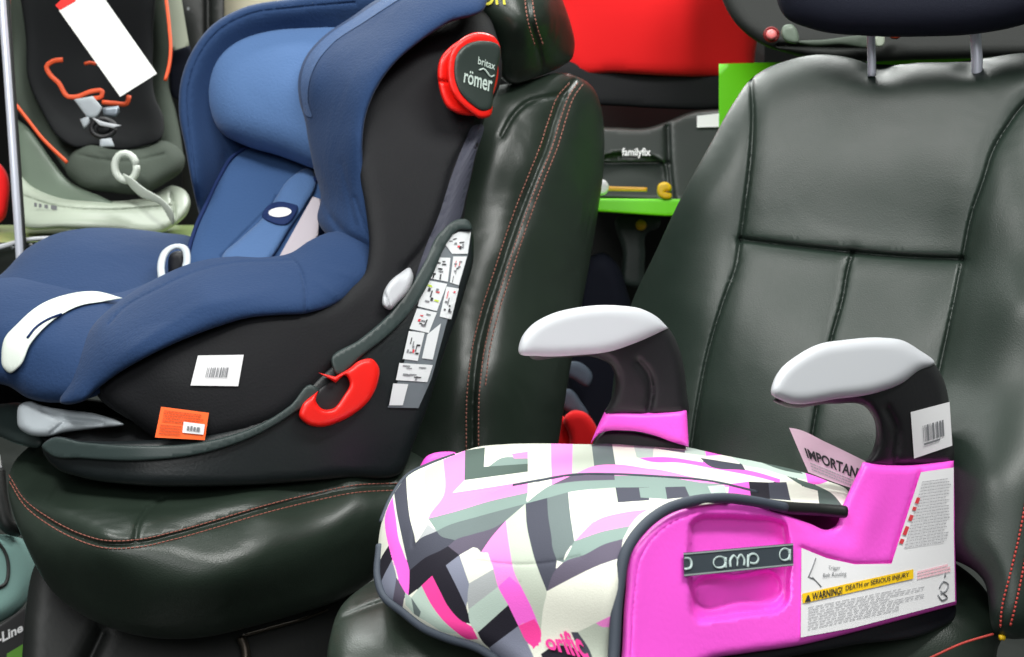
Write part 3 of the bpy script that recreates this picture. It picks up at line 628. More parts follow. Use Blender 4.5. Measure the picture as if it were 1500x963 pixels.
pats = [
 c1('slate',(270,345),(165,500),(190,680),(215,800),(250,963),(300,1180),(310,1150),(350,945),(300,700),(278,500)),
 c1('pink',(150,530),(85,700),(95,870),(115,960),(170,1133),(260,1373),(290,1403),(300,1183),(250,1033),(205,903),(180,720)),
 c2('black',(110,40),(40,190),(15,350),(50,380),(145,185)),
 c2('lslate',(145,185),(50,380),(20,500),(150,560),(185,340)),
 c2('purple',(185,340),(150,560),(240,600),(250,470)),
 c1('pale',(430,300),(600,200),(600,520),(480,690),(440,700)),
 c1('lpink',(600,200),(700,160),(790,120),(785,383),(680,495),(900,462),(1343,392),(1343,492),(1000,570),(700,660),(465,722),(480,690),(600,525)),
 c1('cream',(785,383),(1343,308),(1343,392),(900,462),(680,495)),
 c1('dgreen',(795,110),(965,95),(955,265),(1343,238),(1343,308),(785,383)),
 c1('teal',(1000,262),(1100,192),(1343,190),(1343,238)),
 c1('lpink',(1200,150),(1343,130),(1343,190),(1220,191)),
 c1('teal',(465,722),(700,660),(1000,570),(1343,492),(1323,590),(1100,650),(900,705),(600,800),(540,832)),
 c1('grey',(540,832),(600,800),(900,705),(1100,650),(1323,590),(1150,740),(1060,795),(850,862),(700,912),(560,862)),
 c1('purple',(700,912),(850,862),(1060,795),(1150,740),(1010,903),(930,1020),(900,985),(860,975),(740,1043),(640,965)),
 c1('pgrey',(460,770),(535,840),(375,915)),
 c1('slate',(350,945),(375,915),(535,840),(560,862),(700,912),(640,965),(560,1010),(450,1060),(310,1163)),
 c2('black',(310,260),(450,157),(560,107),(640,62),(740,140),(620,232),(500,322),(405,410),(305,510),(298,400)),
 c2('black',(500,322),(620,232),(720,430),(800,600),(835,745),(760,722),(640,592),(565,450)),
 c2('hot',(405,410),(500,322),(565,450),(640,592),(760,722),(835,765),(905,880),(820,885),(730,835),(600,720),(500,590)),
 c2('mint',(315,515),(405,410),(500,590),(600,720),(730,850),(600,820),(470,740),(385,690),(400,640)),
 c2('grey',(305,525),(400,640),(385,700),(340,660)),
 c2('mint',(245,480),(300,522),(345,650),(325,660),(265,580)),
 c2('lslate',(620,232),(740,145),(825,390),(808,600),(720,430)),
 c2('cream',(740,145),(860,72),(930,117),(990,120),(1040,265),(825,385)),
 c2('pgrey',(825,390),(1040,268),(1080,420),(820,620),(812,500)),
 c2('mint',(820,620),(1080,420),(1170,582),(900,825),(840,740)),
 c2('black',(900,828),(1170,588),(1260,765),(1000,960),(940,900)),
 c2('lslate',(1005,960),(1260,768),(1330,900),(1400,1050),(1200,1130),(1100,1080)),
 c2('lpink',(1010,0),(930,117),(990,120),(1040,268),(1080,420),(1170,585),(1260,765),(1330,900),(1400,960),(1450,900),(1458,805),(1370,590),(1290,430),(1220,280),(1190,130),(1170,0),(1150,-163)),
 c2('pink',(1080,420),(1170,585),(1260,765),(1300,735),(1458,805),(1370,590),(1290,430),(1180,330)),
 c2('hot',(1260,765),(1400,705),(1458,805),(1450,900),(1400,960),(1330,900)),
 c2('pale',(1150,-163),(1305,-310),(1335,-120),(1365,30),(1410,200),(1510,460),(1480,600),(1458,805),(1370,590),(1290,430),(1220,280),(1190,130),(1170,0)),
 c3('slate',(238,585),(430,540),(440,700),(470,900),(475,962),(515,1090),(500,1180),(430,1365),(335,1122),(290,942),(265,780)),
 c3('grey',(430,540),(615,490),(630,650),(670,920),(590,1040),(570,1110),(515,1090),(475,962),(470,900),(440,700)),
 c3('pale',(828,462),(1033,448),(1055,580),(870,715),(700,890),(840,700)),
 c3('slate',(1035,440),(1330,440),(1330,560),(1058,580)),
 c3('teal',(1180,490),(1330,470),(1330,500)),
 c3('teal',(238,585),(350,500),(470,425),(640,398),(900,384),(1330,380),(1330,440),(1035,440),(828,462),(615,490),(430,540)),
 c3('purple',(480,420),(650,340),(1100,338),(1330,362),(1330,380),(900,384),(640,398)),  # shadow below the ridge, painted into the cover pattern
 c3('lpink',(462,50),(655,50),(658,335),(470,412)),
 c3('pale',(655,50),(820,50),(845,258),(660,330)),
 c3('grey',(820,50),(1000,50),(1032,245),(845,258)),
 c3('mint',(1185,50),(1330,50),(1330,170),(1220,180)),
 c3('lpink',(660,330),(845,262),(1032,250),(1330,282),(1330,355),(1100,335),(650,340)),
 c3('lpink',(700,890),(870,735),(1100,668),(1324,640),(1230,700),(1160,785),(900,840),(670,920)),
 c3('teal',(600,1060),(670,920),(900,842),(1160,785),(1100,900),(930,950),(760,1040),(570,1110)),
 c3('purple',(430,1365),(500,1180),(570,1110),(760,1040),(930,950),(1110,900),(1070,1070),(870,1140),(640,1250)),
 c4('lpink',(860,800),(985,740),(990,835),(900,830)),
 c4('pale',(700,880),(860,800),(900,830),(990,835),(970,1200),(800,1200)),
 c4('slate',(640,880),(700,880),(800,1030),(860,1200),(780,1200)),
 z1('black', (708,950),(760,918),(830,920),(905,975),(720,985)),
 c5('mint',(115,60),(240,70),(235,150),(150,150)),
 c5('purple',(240,90),(430,105),(430,120),(250,102)),
 c5('mint',(450,70),(548,80),(560,138),(430,130)),
 c5('pink',(548,80),(640,90),(700,130),(565,138)),
 c5('pink',(150,150),(300,145),(525,175),(700,205),(880,240),(1010,280),(1010,302),(850,262),(600,215),(400,180),(200,168)),
 c5('slate',(525,150),(780,190),(800,226),(560,186)),
 c5('mint',(700,120),(850,145),(1050,190),(1160,220),(1180,285),(1050,260),(900,215),(780,190)),
 c5('dgreen',(850,160),(1000,197),(1130,222),(1150,248),(1040,228)),
 c5('pink',(1150,220),(1240,235),(1310,290),(1240,312),(1180,300)),
 c5('dgreen',(1055,262),(1180,300),(1260,330),(1330,370),(1390,440),(1250,430),(1240,370),(1100,292)),
 c5('lpink',(0,232),(200,225),(500,272),(700,310),(690,330),(540,302),(300,265),(0,258)),
 c5('teal',(0,270),(300,275),(540,310),(690,320),(570,322),(310,328),(0,332)),
 c5('slate',(10,332),(150,332),(160,392),(20,418)),
 c5('teal',(150,332),(310,328),(322,402),(160,392)),
 c5('slate',(310,328),(432,325),(460,388),(322,402)),
 c5('teal',(438,325),(570,323),(600,388),(460,388)),
 c5('mint',(570,323),(670,316),(692,388),(600,388)),
 c5('pink',(690,300),(820,295),(835,400),(700,400)),
 c5('black',(820,295),(940,300),(950,400),(835,400)),
 c5('slate',(940,300),(1050,298),(1076,410),(950,405)),
 c5('cream',(1050,298),(1240,350),(1248,420),(1076,410)),
]
_v = []
def snap(p):
    for q in _v:
        if abs(q[0]-p[0]) < 3.2 and abs(q[1]-p[1]) < 3.2: return q
    _v.append(p); return p
def soft(poly):                                     # gentle bends are curves, sharp turns stay corners
    n = len(poly); out = []
    for i in range(n):
        a, b, c = (np.array(poly[j % n], float) for j in (i-1, i, i+1))
        u, v = b-a, c-b; cs = (u@v)/(np.linalg.norm(u)*np.linalg.norm(v)+1e-9)
        out.append(tuple(poly[i])+((1,) if cs < .8 else ()))
    return [tuple(k) for k in spl(out, True, 4.0)]
pats = [(soft([snap(tuple(k[:2])) for k in poly]), mi) for poly, mi in pats]
cov = solid('cover', CM, bo,
    [(554, 848), (553, 820), (560, 762), (574, 727), (597, 697), (630, 680), (665, 666), (700, 655), (740, 651), (807, 650), (861, 651), (896, 650), (950, 651), (1004, 655), (1054, 666), (1111, 677), (1169, 690), (1210, 704), (1243, 722), (1236, 745), (1200, 752), (1150, 748), (1111, 742), (1062, 738), (1016, 743), (975, 758), (946, 782), (922, 812), (910, 870), (903, 963), (900, 1010), (800, 1010), (745, 975), (697, 946), (658, 936), (622, 921), (590, 896), (561, 871)],
    cover_c, r=26, h=.02, t=.10, rb=20, step=6, pats=pats,
    grooves=[([(620, 770), (660, 745), (720, 722), (770, 705), (800, 700)], 3, .003), ([(700, 822), (750, 827), (800, 825), (850, 815)], 2.5, .0015), ([(790, 709), (838, 697), (900, 696), (960, 699), (1040, 706), (1110, 724)], 4, .008), ([(616, 700), (608, 760), (604, 800)], 3, .002)],
    bumps=[(900, 725, 130, 14, 3, .012), (640, 700, 40, 16, -20, .008)])
tube('ridge_piping', PIPE, bo, cov, [(752, 712), (790, 705), (838, 697), (900, 696), (960, 699), (1040, 706), (1110, 722)], .0022, -.001)
tube('cover_piping', PIPE, bo, cov.D, [(556, 800), (554, 850), (561, 872), (590, 897), (622, 921), (658, 936), (697, 948), (745, 978)], .004, .010)
tube('far_piping', PIPE, bo, cov.D, [(558, 765), (574, 728), (597, 697), (630, 680), (665, 667)], .0025, .003)
solid('far_corner', PINK, bo, [(585, 705), (610, 690), (626, 668), (648, 662), (668, 664), (660, 690), (620, 720)], 1.42, r=8, h=.012, t=.03, step=5)
panel = solid('side_panel', PINK, bo,
    [(908, 1000), (911, 958), (916, 870), (926, 805), (946, 780), (975, 756), (1016, 741), (1062, 736), (1111, 741), (1153, 755), (1186, 767), (1212, 776), (1224, 770), (1232, 747), (1252, 702), (1264, 677, 1), (1293, 681), (1326, 682), (1397, 675, 1), (1399, 780), (1401, 886, 1), (1252, 926), (1169, 946), (1087, 958), (1045, 965), (980, 1000, 1)],
    ctrlP, r=12, h=.012, t=.035, rb=10, step=6,
    dents=[([(1006, 790), (1009, 765), (1024, 754), (1050, 752), (1100, 754), (1135, 757), (1152, 764), (1158, 785), (1159, 850), (1155, 886), (1142, 898), (1100, 904), (1040, 913), (1022, 914), (1012, 904), (1008, 870)], 9, .020),
           ([(1018, 850), (1024, 845), (1080, 842), (1135, 838), (1143, 845), (1144, 872), (1136, 880), (1080, 886), (1028, 893), (1019, 886)], 7, .010)],
    grooves=[([(925, 960), (930, 870), (940, 815), (960, 785), (985, 766), (1018, 752)], 1.5, .0015), ([(1306, 826), (1330, 750), (1349, 692)], 4, .004), ([(1174, 803), (1211, 818), (1252, 827), (1306, 826)], 4, .004)],
    bumps=[(1270, 760, 22, 60, 16, .006), (1210, 800, 40, 14, 10, .004)])
tube('panel_piping', PIPE, bo, lambda q: panel.D(q)-.004, [(896, 1000), (899, 960), (906, 865), (918, 806), (942, 772), (975, 747), (1016, 734), (1062, 730), (1105, 735), (1150, 744)], .0048, .012, 10, label='slate edge piping')
tube('back_piping', DARK, bo, lambda q: cov.D(q), [(1105, 737), (1150, 744), (1200, 747), (1238, 750)], .006, .016, 10)
solid('inner_side', mat('shaded_pink_plastic', (150, 20, 120), .5), bo, [(1130, 745), (1180, 752), (1240, 752), (1230, 772), (1210, 780), (1180, 768)], [(1130, 745, 1.19), (1240, 752, 1.26), (1200, 780, 1.23)], r=5, h=.002, t=.02, step=6)  # pink inner side, its shadow put into the darker colour
solid('underside', NAVYP, bo, [(900, 1010), (1045, 962), (1169, 942), (1252, 922), (1380, 886), (1400, 888), (1398, 906), (1372, 922), (1240, 947), (1100, 978), (980, 1040)],
    lambda q: panel.D(q)+.012, r=8, h=.006, t=.05, step=7)
# information label
LQ = [(1174, 803), (1211, 818), (1252, 827), (1306, 826), (1349, 692), (1397, 685), (1397, 770), (1399, 881), (1250, 920), (1173, 934)]
flatD = lambda q: panel.D(q)-.013
lab = decal('information_label', PAPER, bo, straight(LQ), flatD, .0012, label='white warning label with yellow stripe')
ql = [(1174, 820), (1398, 760), (1398, 882), (1174, 934)]
marks('label_print', mat('light_grey_ink', (168, 168, 172), .7), lab.obj, flatD, [(1350, 696), (1397, 690), (1397, 800), (1316, 812)], lines(22, .08, .95, .08, .95, .3, ragged=.15), .0026)
marks('label_print', MATS['light_grey_ink'], lab.obj, flatD, [(1180, 888), (1380, 848), (1372, 884), (1180, 926)], lines(9, .02, .9, .05, .98, .3, ragged=.3), .0026)
marks('label_print', mat('pale_pink_ink', (246, 196, 206), .7), lab.obj, flatD, [(1344, 835), (1396, 822), (1396, 838), (1344, 850)], lines(3, 0, .95, .1, .95, .7), .0026)
marks('label_print', MATS['red_ink'], lab.obj, flatD, [(1346, 720), (1352, 722), (1320, 806), (1313, 804)], [(.1, .1, .9, .2), (.1, .26, .9, .32), (.1, .4, .9, .5), (.1, .6, .9, .75), (.1, .82, .9, .9)], .0026)
marks('warning_stripe', mat('warning_yellow', (250, 204, 24), .5), lab.obj, flatD, [(1175, 870), (1338, 834), (1338, 848), (1176, 884)], [(0, 0, 1, 1)], .0028)
lettering('warning_text', INKD, lab.obj, flatD, 'WARNING!', [(1190, 869), (1234, 859), (1234, 870), (1190, 880)], .004, .02)
lettering('warning_text', INKD, lab.obj, flatD, 'DEATH or SERIOUS INJURY', [(1239, 858), (1332, 838), (1332, 847), (1239, 868)], .004, .01)
marks('warning_triangle', INKD, lab.obj, flatD, [(1183, 872), (1185, 872), (1188, 881), (1179, 882)], [(0, 0, 1, 1)], .004)
lettering('label_text', INK, lab.obj, flatD, 'Trigger', [(1214, 829), (1231, 829), (1231, 836), (1214, 836)], .003)
lettering('label_text', INK, lab.obj, flatD, 'Belt Routing', [(1206, 840), (1240, 837), (1240, 845), (1206, 848)], .003)
for ln in ([(1195, 818), (1190, 832), (1184, 846)], [(1190, 846), (1196, 852), (1203, 860)], [(1186, 846), (1192, 848)]):
    tube('label_diagram', INK, lab.obj, flatD, ln, .0006, .002, 5)
for ln in ([(1385, 840), (1384, 846)], [(1376, 862), (1382, 852), (1389, 856), (1386, 866), (1378, 870)], [(1374, 872), (1380, 880), (1388, 876)], [(1378, 866), (1387, 874)]):
    tube('label_diagram', INK, lab.obj, flatD, ln, .0008, .002, 5)
# amp strap across the recess
SQ = [(1001, 810), (1162, 796), (1162, 829), (1002, 845)]
stD = lambda q: panel.D(q)-.016
strp = decal('brand_strap', mat('slate_webbing', (48, 58, 66), .7, .2, 900), bo, straight(SQ), stD, .001, t=.004)
marks('strap_edge', mat('grey_thread', (140, 150, 150), .7), strp.obj, stD, SQ, [(0, .02, 1, .09), (0, .91, 1, .98)], .0022)
SILV = mat('silver_print', (178, 196, 194), .5)
def stroke(parts):
    for k in parts: tube('strap_text', SILV, strp.obj, stD, k, .0012, .0018, 6, step=2, flat=.5)
def glyph_a(x, y, w, h): stroke([[(x+w, y+h*.5), (x+w*.85, y+h*.12), (x+w*.45, y), (x+w*.08, y+h*.25), (x, y+h*.55), (x+w*.15, y+h*.9), (x+w*.5, y+h), (x+w*.88, y+h*.85), (x+w, y+h*.5)], [(x+w, y+h*.05), (x+w, y+h)]])
def glyph_p(x, y, w, h): stroke([[(x, y+h*.5), (x+w*.15, y+h*.12), (x+w*.5, y), (x+w*.88, y+h*.2), (x+w, y+h*.5), (x+w*.85, y+h*.88), (x+w*.5, y+h), (x+w*.2, y+h*.9)], [(x, y+h*.1), (x-.5, y+h*1.35)]])
glyph_a(1045, 816, 18, 16)
stroke([[(1070, 831), (1070, 820), (1075, 814), (1080, 820), (1080, 830)], [(1080, 820), (1085, 813), (1090, 819), (1090, 829)]])
glyph_p(1096, 811.5, 15, 14.5)
glyph_a(1142, 804, 15, 17)
stroke([[(1003, 818), (1010, 819), (1013, 825), (1011, 832), (1003, 834)]])
lettering('cover_text', MATS['fabric_hot'], bo, cov, 'orific', [(797, 930), (842, 922), (866, 968), (800, 950)], .002, .03)
# armrests
def armrest(body, capo, bd, cd, holes_shine, lab_):
    solid('arm', BLACK, bo, body, bd, r=14, h=.020, t=.045, rb=12, step=5, label=None, grooves=holes_shine)
    solid('arm_pad', WHITEP, bo, capo, cd, r=16, h=.016, t=.05, rb=18, step=5)
armrest([(770, 512), (800, 500), (894, 470), (950, 466), (979, 481), (994, 508), (1002, 540), (1006, 575), (1008, 606), (960, 612), (915, 610), (885, 606), (893, 590), (900, 570), (900, 548), (893, 534), (876, 525), (820, 524), (775, 523)],
    [(760, 517), (763, 497), (777, 478), (808, 460), (844, 451), (908, 448), (940, 453), (963, 465), (979, 481, 1), (958, 491), (930, 503), (894, 515), (840, 521), (790, 522)],
    [(770, 512, 1.33), (979, 481, 1.44), (1007, 600, 1.45), (890, 600, 1.42)], [(760, 517, 1.315), (979, 481, 1.425), (850, 450, 1.37)], [([(935, 530), (950, 550), (954, 575), (950, 600)], 5, .006)], 'far')
solid('arm_root', PINK, bo, [(887, 600, 1), (940, 604), (1006, 600, 1), (1009, 655, 1), (985, 648), (958, 638), (917, 631), (878, 636), (865, 650, 1), (874, 628)], [(887, 600, 1.42), (1006, 600, 1.44), (940, 655, 1.42)], r=8, h=.012, t=.04, step=5)
solid('arm_socket', BLACK, bo, [(868, 650), (878, 636), (917, 632), (958, 639), (1005, 655), (1000, 672), (880, 668)], 1.45, r=6, h=.006, t=.03, step=6)
armB = [(1140, 580), (1180, 560), (1284, 545), (1369, 534), (1382, 556), (1390, 588), (1394, 630), (1396, 676), (1329, 684), (1266, 680), (1277, 662), (1283, 638), (1279, 612), (1268, 597), (1216, 592), (1148, 595), (1132, 586)]
armD = [(1140, 580, 1.13), (1369, 534, 1.265), (1395, 674, 1.275), (1266, 678, 1.22), (1284, 590, 1.21)]
arm2 = Solid(armB, armD, r=14, h=.022, t=.045, rb=12, step=5, grooves=[([(1300, 600), (1312, 625), (1310, 675)], 6, .006)]); arm2.build('arm', BLACK, bo)
solid('arm_pad', WHITEP, bo, [(1130, 577), (1133, 558), (1144, 540), (1166, 522), (1198, 505), (1239, 498), (1293, 495), (1322, 499), (1345, 512), (1369, 532), (1345, 545), (1325, 560), (1284, 576), (1230, 584), (1148, 588)],
    [(1130, 576, 1.11), (1369, 532, 1.25), (1250, 496, 1.19)], r=17, h=.017, t=.05, rb=18, step=5)
BQ = [(1334, 604), (1391, 589), (1395, 653), (1339, 672)]
bc2 = decal('barcode_sticker', PAPER, bo, straight(BQ), lambda q: arm2.D(q)-.0225, .001, label='white barcode sticker on the near armrest')
bars = []; u = .28
while u < .78:
    w = random.choice([.012, .03, .045]); bars.append((u, .36, u+w, .72)); u += w+random.choice([.02, .03])
marks('barcode', INK, bc2.obj, lambda q: arm2.D(q)-.0225, BQ, bars+[(.28, .75, .7, .79)], .0025)

# leaflet tucked into the booster
lf = solid('leaflet', mat('pinkish_paper', (226, 196, 212), .6), None, [(1156, 627, 1), (1164, 628), (1210, 648), (1268, 676, 1), (1262, 720, 1), (1220, 706), (1184, 692, 1), (1170, 660)], [(1157, 628, 1.27), (1268, 676, 1.27), (1184, 692, 1.27), (1250, 715, 1.26)], r=3, h=0, t=.0012, step=6)
tag(lf.obj, 'pale leaflet reading IMPORTANT, tucked beside the near armrest of the booster', 'leaflet')
lettering('leaflet_text', INKD, lf.obj, lf, 'IMPORTANT', [(1178, 656), (1268, 690), (1264, 706), (1183, 671)], .0015, .03)
marks('leaflet_print', MATS['light_grey_ink'], lf.obj, lf, [(1186, 676), (1256, 704), (1250, 716), (1190, 692)], lines(3, 0, .98, .05, .9, .4), .0015)

# ================================================================== BACKGROUND, LEFT
os_ = thing('child_seat', 'charcoal child seat with orange piping on pale base, behind at the far left', 'child seat', P(150, 340, 2.4))
K = .3738
solid('padding', GREYF, os_, [(14, -60), (16, 60), (19, 150), (30, 170), (49, 190), (78, 225), (95, 250), (112, 268), (168, 281), (213, 282), (243, 266), (270, 244), (268, 222), (258, 165), (247, 123), (252, 75), (242, 0), (236, -60)],
    [(14, 0, 2.35), (242, 0, 2.35), (95, 250, 2.22), (270, 244, 2.25), (168, 281, 2.18), (140, 100, 2.50), (140, 180, 2.44), (20, 150, 2.28)], r=30, h=.05, t=.12, step=8, grooves=[([(96, 215), (130, 213), (170, 220), (235, 208)], 5, .012)])
solid('seat_lining', BLKF, os_, [(34, -60), (38, 60), (42, 120), (60, 160), (90, 205), (110, 216), (140, 214), (175, 220), (212, 214), (235, 205), (240, 175), (228, 145), (224, 60), (222, -60)],
    [(34, 0, 2.28), (222, 0, 2.30), (100, 210, 2.20), (230, 205, 2.22), (140, 100, 2.36), (140, 160, 2.30)], r=16, h=.015, t=.03, step=8)
for pth in ([(12, -30), (14, 60), (18, 140)], [(22, 152), (40, 175), (62, 203), (98, 238)], [(241, -20), (248, 40), (250, 75), (247, 100), (242, 118)]):
    tube('piping', ORANGE, os_, [(12, 0, 2.24), (250, 0, 2.24), (98, 240, 2.12)], pth, .0032, .0)
tube('harness_adjuster', ORANGE, os_, 2.17, [(92, 88), (78, 90), (68, 98), (72, 108), (86, 122), (100, 142), (112, 142), (135, 134), (150, 134), (149, 141), (135, 145)], .0042, flat=.35)
tube('harness_adjuster', ORANGE, os_, 2.17, [(150, 150), (170, 152), (186, 152), (189, 140)], .0042)
tube('harness_adjuster', ORANGE, os_, 2.17, [(124, 94), (132, 92), (140, 94)], .003)
solid('harness_strap', PALE, os_, straight([(108, 146), (136, 141), (150, 158), (143, 172), (128, 173)]), 2.16, r=4, h=.003, t=.005, step=5)
solid('harness_strap', PALE, os_, straight([(117, 175), (130, 170), (132, 180), (123, 189)]), 2.16, r=4, h=.003, t=.005, step=5)
solid('harness_tongue', WHITEP, os_, straight([(134, 172), (152, 179), (178, 184), (166, 188), (146, 184)]), 2.13, r=3, h=.002, t=.004, step=4)
solid('harness_tongue', mat('grey_metal', (140, 150, 160), .35, metal=.6), os_, straight([(150, 158), (174, 155), (176, 164), (170, 172), (152, 170)]), 2.15, r=3, h=.006, t=.01, step=4)
solid('crotch_strap', PALE, os_, straight([(146, 202), (163, 202), (168, 215), (146, 216)]), 2.14, r=4, h=.004, t=.004, step=4)
tube('buckle', BLACK, os_, 2.14, ring(151, 188, 17, 13, 0, 14), .005, 0, 8, closed=True)
solid('buckle_button', BLACK, os_, ring(152, 189, 12, 9), 2.15, r=6, h=.012, t=.01, step=4)
solid('front_cushion', mat('mid_grey_marl_fabric', (72, 80, 72), .85, .4, 350, .2), os_, [(96, 250), (104, 226), (126, 212), (165, 219), (212, 216), (236, 206), (258, 214), (271, 232), (268, 248), (243, 268), (213, 284), (168, 283), (113, 271)], [(96, 250, 2.20), (271, 235, 2.23), (168, 283, 2.17), (170, 216, 2.22)], r=22, h=.05, t=.05, step=6, grooves=[([(112, 226), (150, 234), (190, 236), (240, 226)], 2.5, .005)])
tube('release_loop', mat('pale_loop', (206, 214, 204), .4), os_, 2.10, ring(184, 245, 16, 20, -8, 18), .0062, 0, 10, closed=True)
solid('adjuster_strap', MATS['pale_loop'], os_, [(180, 254), (188, 258), (212, 276), (238, 292), (254, 312), (254, 330), (246, 318), (236, 302), (205, 288), (186, 268)], [(180, 254, 2.09), (254, 320, 2.04), (238, 292, 2.04)], r=4, h=.004, t=.003, step=5)
solid('side_frame', SAGE, os_, [(20, 150), (24, 172), (40, 186), (60, 212), (80, 240), (98, 262), (125, 278), (148, 288), (170, 300), (120, 305), (70, 300), (40, 285), (26, 250), (20, 200)], [(20, 170, 2.30), (60, 300, 2.18), (160, 296, 2.14)], r=12, h=.02, t=.1, step=7)
solid('seat_base', CREAM, os_, [(28, 255), (45, 272), (80, 288), (140, 295), (190, 293), (225, 284), (252, 272), (272, 280), (279, 295), (276, 310), (254, 332), (240, 340), (170, 338), (90, 335), (34, 333)], [(28, 255, 2.22), (279, 295, 2.22), (170, 338, 2.10), (140, 295, 2.14)], r=12, h=.03, t=.2, step=7,
    grooves=[([(250, 284), (254, 300), (256, 334)], 2.5, .012), ([(30, 286), (80, 302), (150, 308), (250, 302)], 2, .006)])
marks('base_lettering', INK, os_, lambda q: np.full(len(q), 2.09), [(50, 297), (84, 302), (84, 308), (50, 303)], [(0, 0, .12, 1), (.2, .1, .32, 1), (.44, .1, .6, 1), (.72, 0, .98, 1)], 0)
tg = solid('price_tag', mat('tag_card', (236, 238, 234), .5), None, straight([(86, 15), (112, -10), (146, -12), (230, 108), (176, 142)]), [(86, 15, 2.10), (230, 108, 2.06), (176, 142, 2.06)], r=2, h=0, t=.0012, step=8)
tag(tg.obj, 'blank white hanging price tag with red top, hung on the charcoal and orange seat', 'price tag')
decal('red_band', RED, tg.obj, straight([(81, 8), (100, -10), (118, -10), (110, 2), (88, 15)]), tg, .001)

pole = thing('display_pole', 'thin chrome upright pole at the far left edge', 'pole', P(30, 600, 2.0))
tube('upright', CHROME, pole, [(3, 0, 1.98), (28, 350, 2.0), (28, 0, 1.98)], [(0, -60), (3, 0), (11, 110), (20, 240), (27, 345), (32, 430)], .0062, 0, 14)
tube('upright_edge', DARK, pole, [(3, 0, 1.98), (28, 350, 2.0), (28, 0, 1.98)], [(8, -60), (11, 0), (18, 110), (27, 240), (34, 345), (38, 420)], .004, -.006, 10)
sh = thing('display_shelf', 'low display shelf with white edge and lime green front, under the charcoal seat', 'shelf', P(60, 380, 2.1))
solid('shelf_top', mat('pale_green_shelf', (150, 170, 110), .45, vary=.1), sh, straight([(-60, 330), (330, 330), (330, 352), (-60, 356)]), [(-60, 330, 2.5), (330, 330, 2.5), (0, 356, 2.05)], r=3, h=0, t=.004, step=14)
solid('shelf_edge', WHITEP, sh, [(-60, 364), (0, 358), (35, 349), (78, 346), (160, 352), (160, 358), (78, 352), (38, 355), (0, 366), (-60, 374)], 2.02, r=3, h=.004, t=.01, step=6)
solid('shelf_front', mat('dark_green_glass', (14, 22, 15), .4), sh, straight([(-60, 372), (80, 354), (200, 356), (200, 400), (-60, 440)]), 2.05, r=3, h=0, t=.02, step=14)
for x, y in ((18, 363), (45, 359), (70, 357)): solid('shelf_screw', WHITEP, sh, ring(x, y, 3, 2.6, 0, 8), 2.03, r=2, h=.003, t=.005, step=2)
rc = solid('storage_bag', REDF, None, [(-60, 235), (0, 240), (8, 250), (12, 300), (8, 318), (-60, 325)], 2.3, r=14, h=.03, t=.1, step=8)
tag(rc.obj, 'red padded item cut off by the left edge beside the pole', 'bag')
dk = thing('display_rack', 'dark vertical rack standing behind the blue child seat at upper left', 'rack', P(300, 380, 2.6))
solid('rack_panel', DARK, dk, straight([(258, -60), (330, -60), (328, 60), (322, 420), (262, 420), (268, 200)]), 2.6, r=6, h=.005, t=.1, step=14, grooves=[([(304, -60), (306, 200)], 5, .02)])
solid('rack_bracket', NAVYF, dk, straight([(248, 75), (278, 66), (290, 110), (280, 160), (250, 140)]), 2.5, r=4, h=.005, t=.03, step=8)
solid('rack_screw', WHITEP, dk, ring(276, 13, 2.5, 2.5, 0, 8), 2.58, r=2, h=.004, t=.01, step=2)
wc = solid('cardboard_panel', mat('pale_board', (186, 192, 172), .6), None, straight([(240, -60), (258, -60), (266, 0), (277, 67), (252, 75), (250, 40)]), 2.45, r=3, h=0, t=.01, step=10)
tag(wc.obj, 'pale board edge sticking out right of the charcoal and orange seat', 'board')
bb = solid('storage_box', mat('beige_card', (190, 184, 160), .7), None, straight([(326, -80), (470, -80), (470, 40), (330, 60), (327, 20)]), 2.7, r=5, h=.004, t=.2, step=14)
tag(bb.obj, 'beige box behind the top of the blue child seat', 'box')

# lower left
tl = thing('infant_seat', 'teal grey fabric infant seat low at the left edge, beside the left car seat', 'child seat', P(0, 920, 1.9))
solid('seat_pad', TEAL, tl, [(-80, 770), (0, 783), (20, 785), (38, 793), (52, 820), (54, 838), (46, 868), (34, 888), (0, 912), (-80, 925)], [(-80, 780, 1.8), (54, 838, 1.9), (0, 912, 1.8)], r=22, h=.03, t=.1, step=7)
tube('piping', DARK, tl, [(-80, 780, 1.77), (54, 838, 1.87), (0, 912, 1.77)], [(-40, 770), (-6, 792), (8, 812), (12, 835), (8, 855), (-20, 866)], .003, 0)
tube('carry_handle', DARK, tl, [(-80, 780, 1.77), (54, 838, 1.87), (0, 912, 1.77)], [(-4, 690), (2, 740), (14, 772), (28, 776)], .012, 0)
bx = solid('product_box', mat('black_card', (18, 18, 20), .5), None, straight([(-80, 925), (0, 915), (46, 882), (60, 900), (60, 1100), (-80, 1100)]), [(-80, 925, 1.75), (60, 900, 1.80), (0, 1100, 1.75)], r=3, h=.002, t=.2, step=14)
tag(bx.obj, 'black product box with white writing ending in Line, at the bottom left corner', 'box')
lettering('box_text', PAPER, bx.obj, bx, '-Line', [(-4, 929), (33, 912), (34, 925), (-3, 945)], .002, .03)
decal('green_stripe', mat('green_print', (90, 150, 40), .5), bx.obj, straight([(10, 958), (40, 940), (42, 990), (10, 990)]), bx, .001)
ws = solid('shelf_card', PAPER, None, straight([(-40, 664), (0, 666), (5, 702), (-40, 706)]), 1.95, r=2, h=0, t=.002, step=8)
tag(ws.obj, 'small white card at the left edge below the front of the blue seat', 'card')

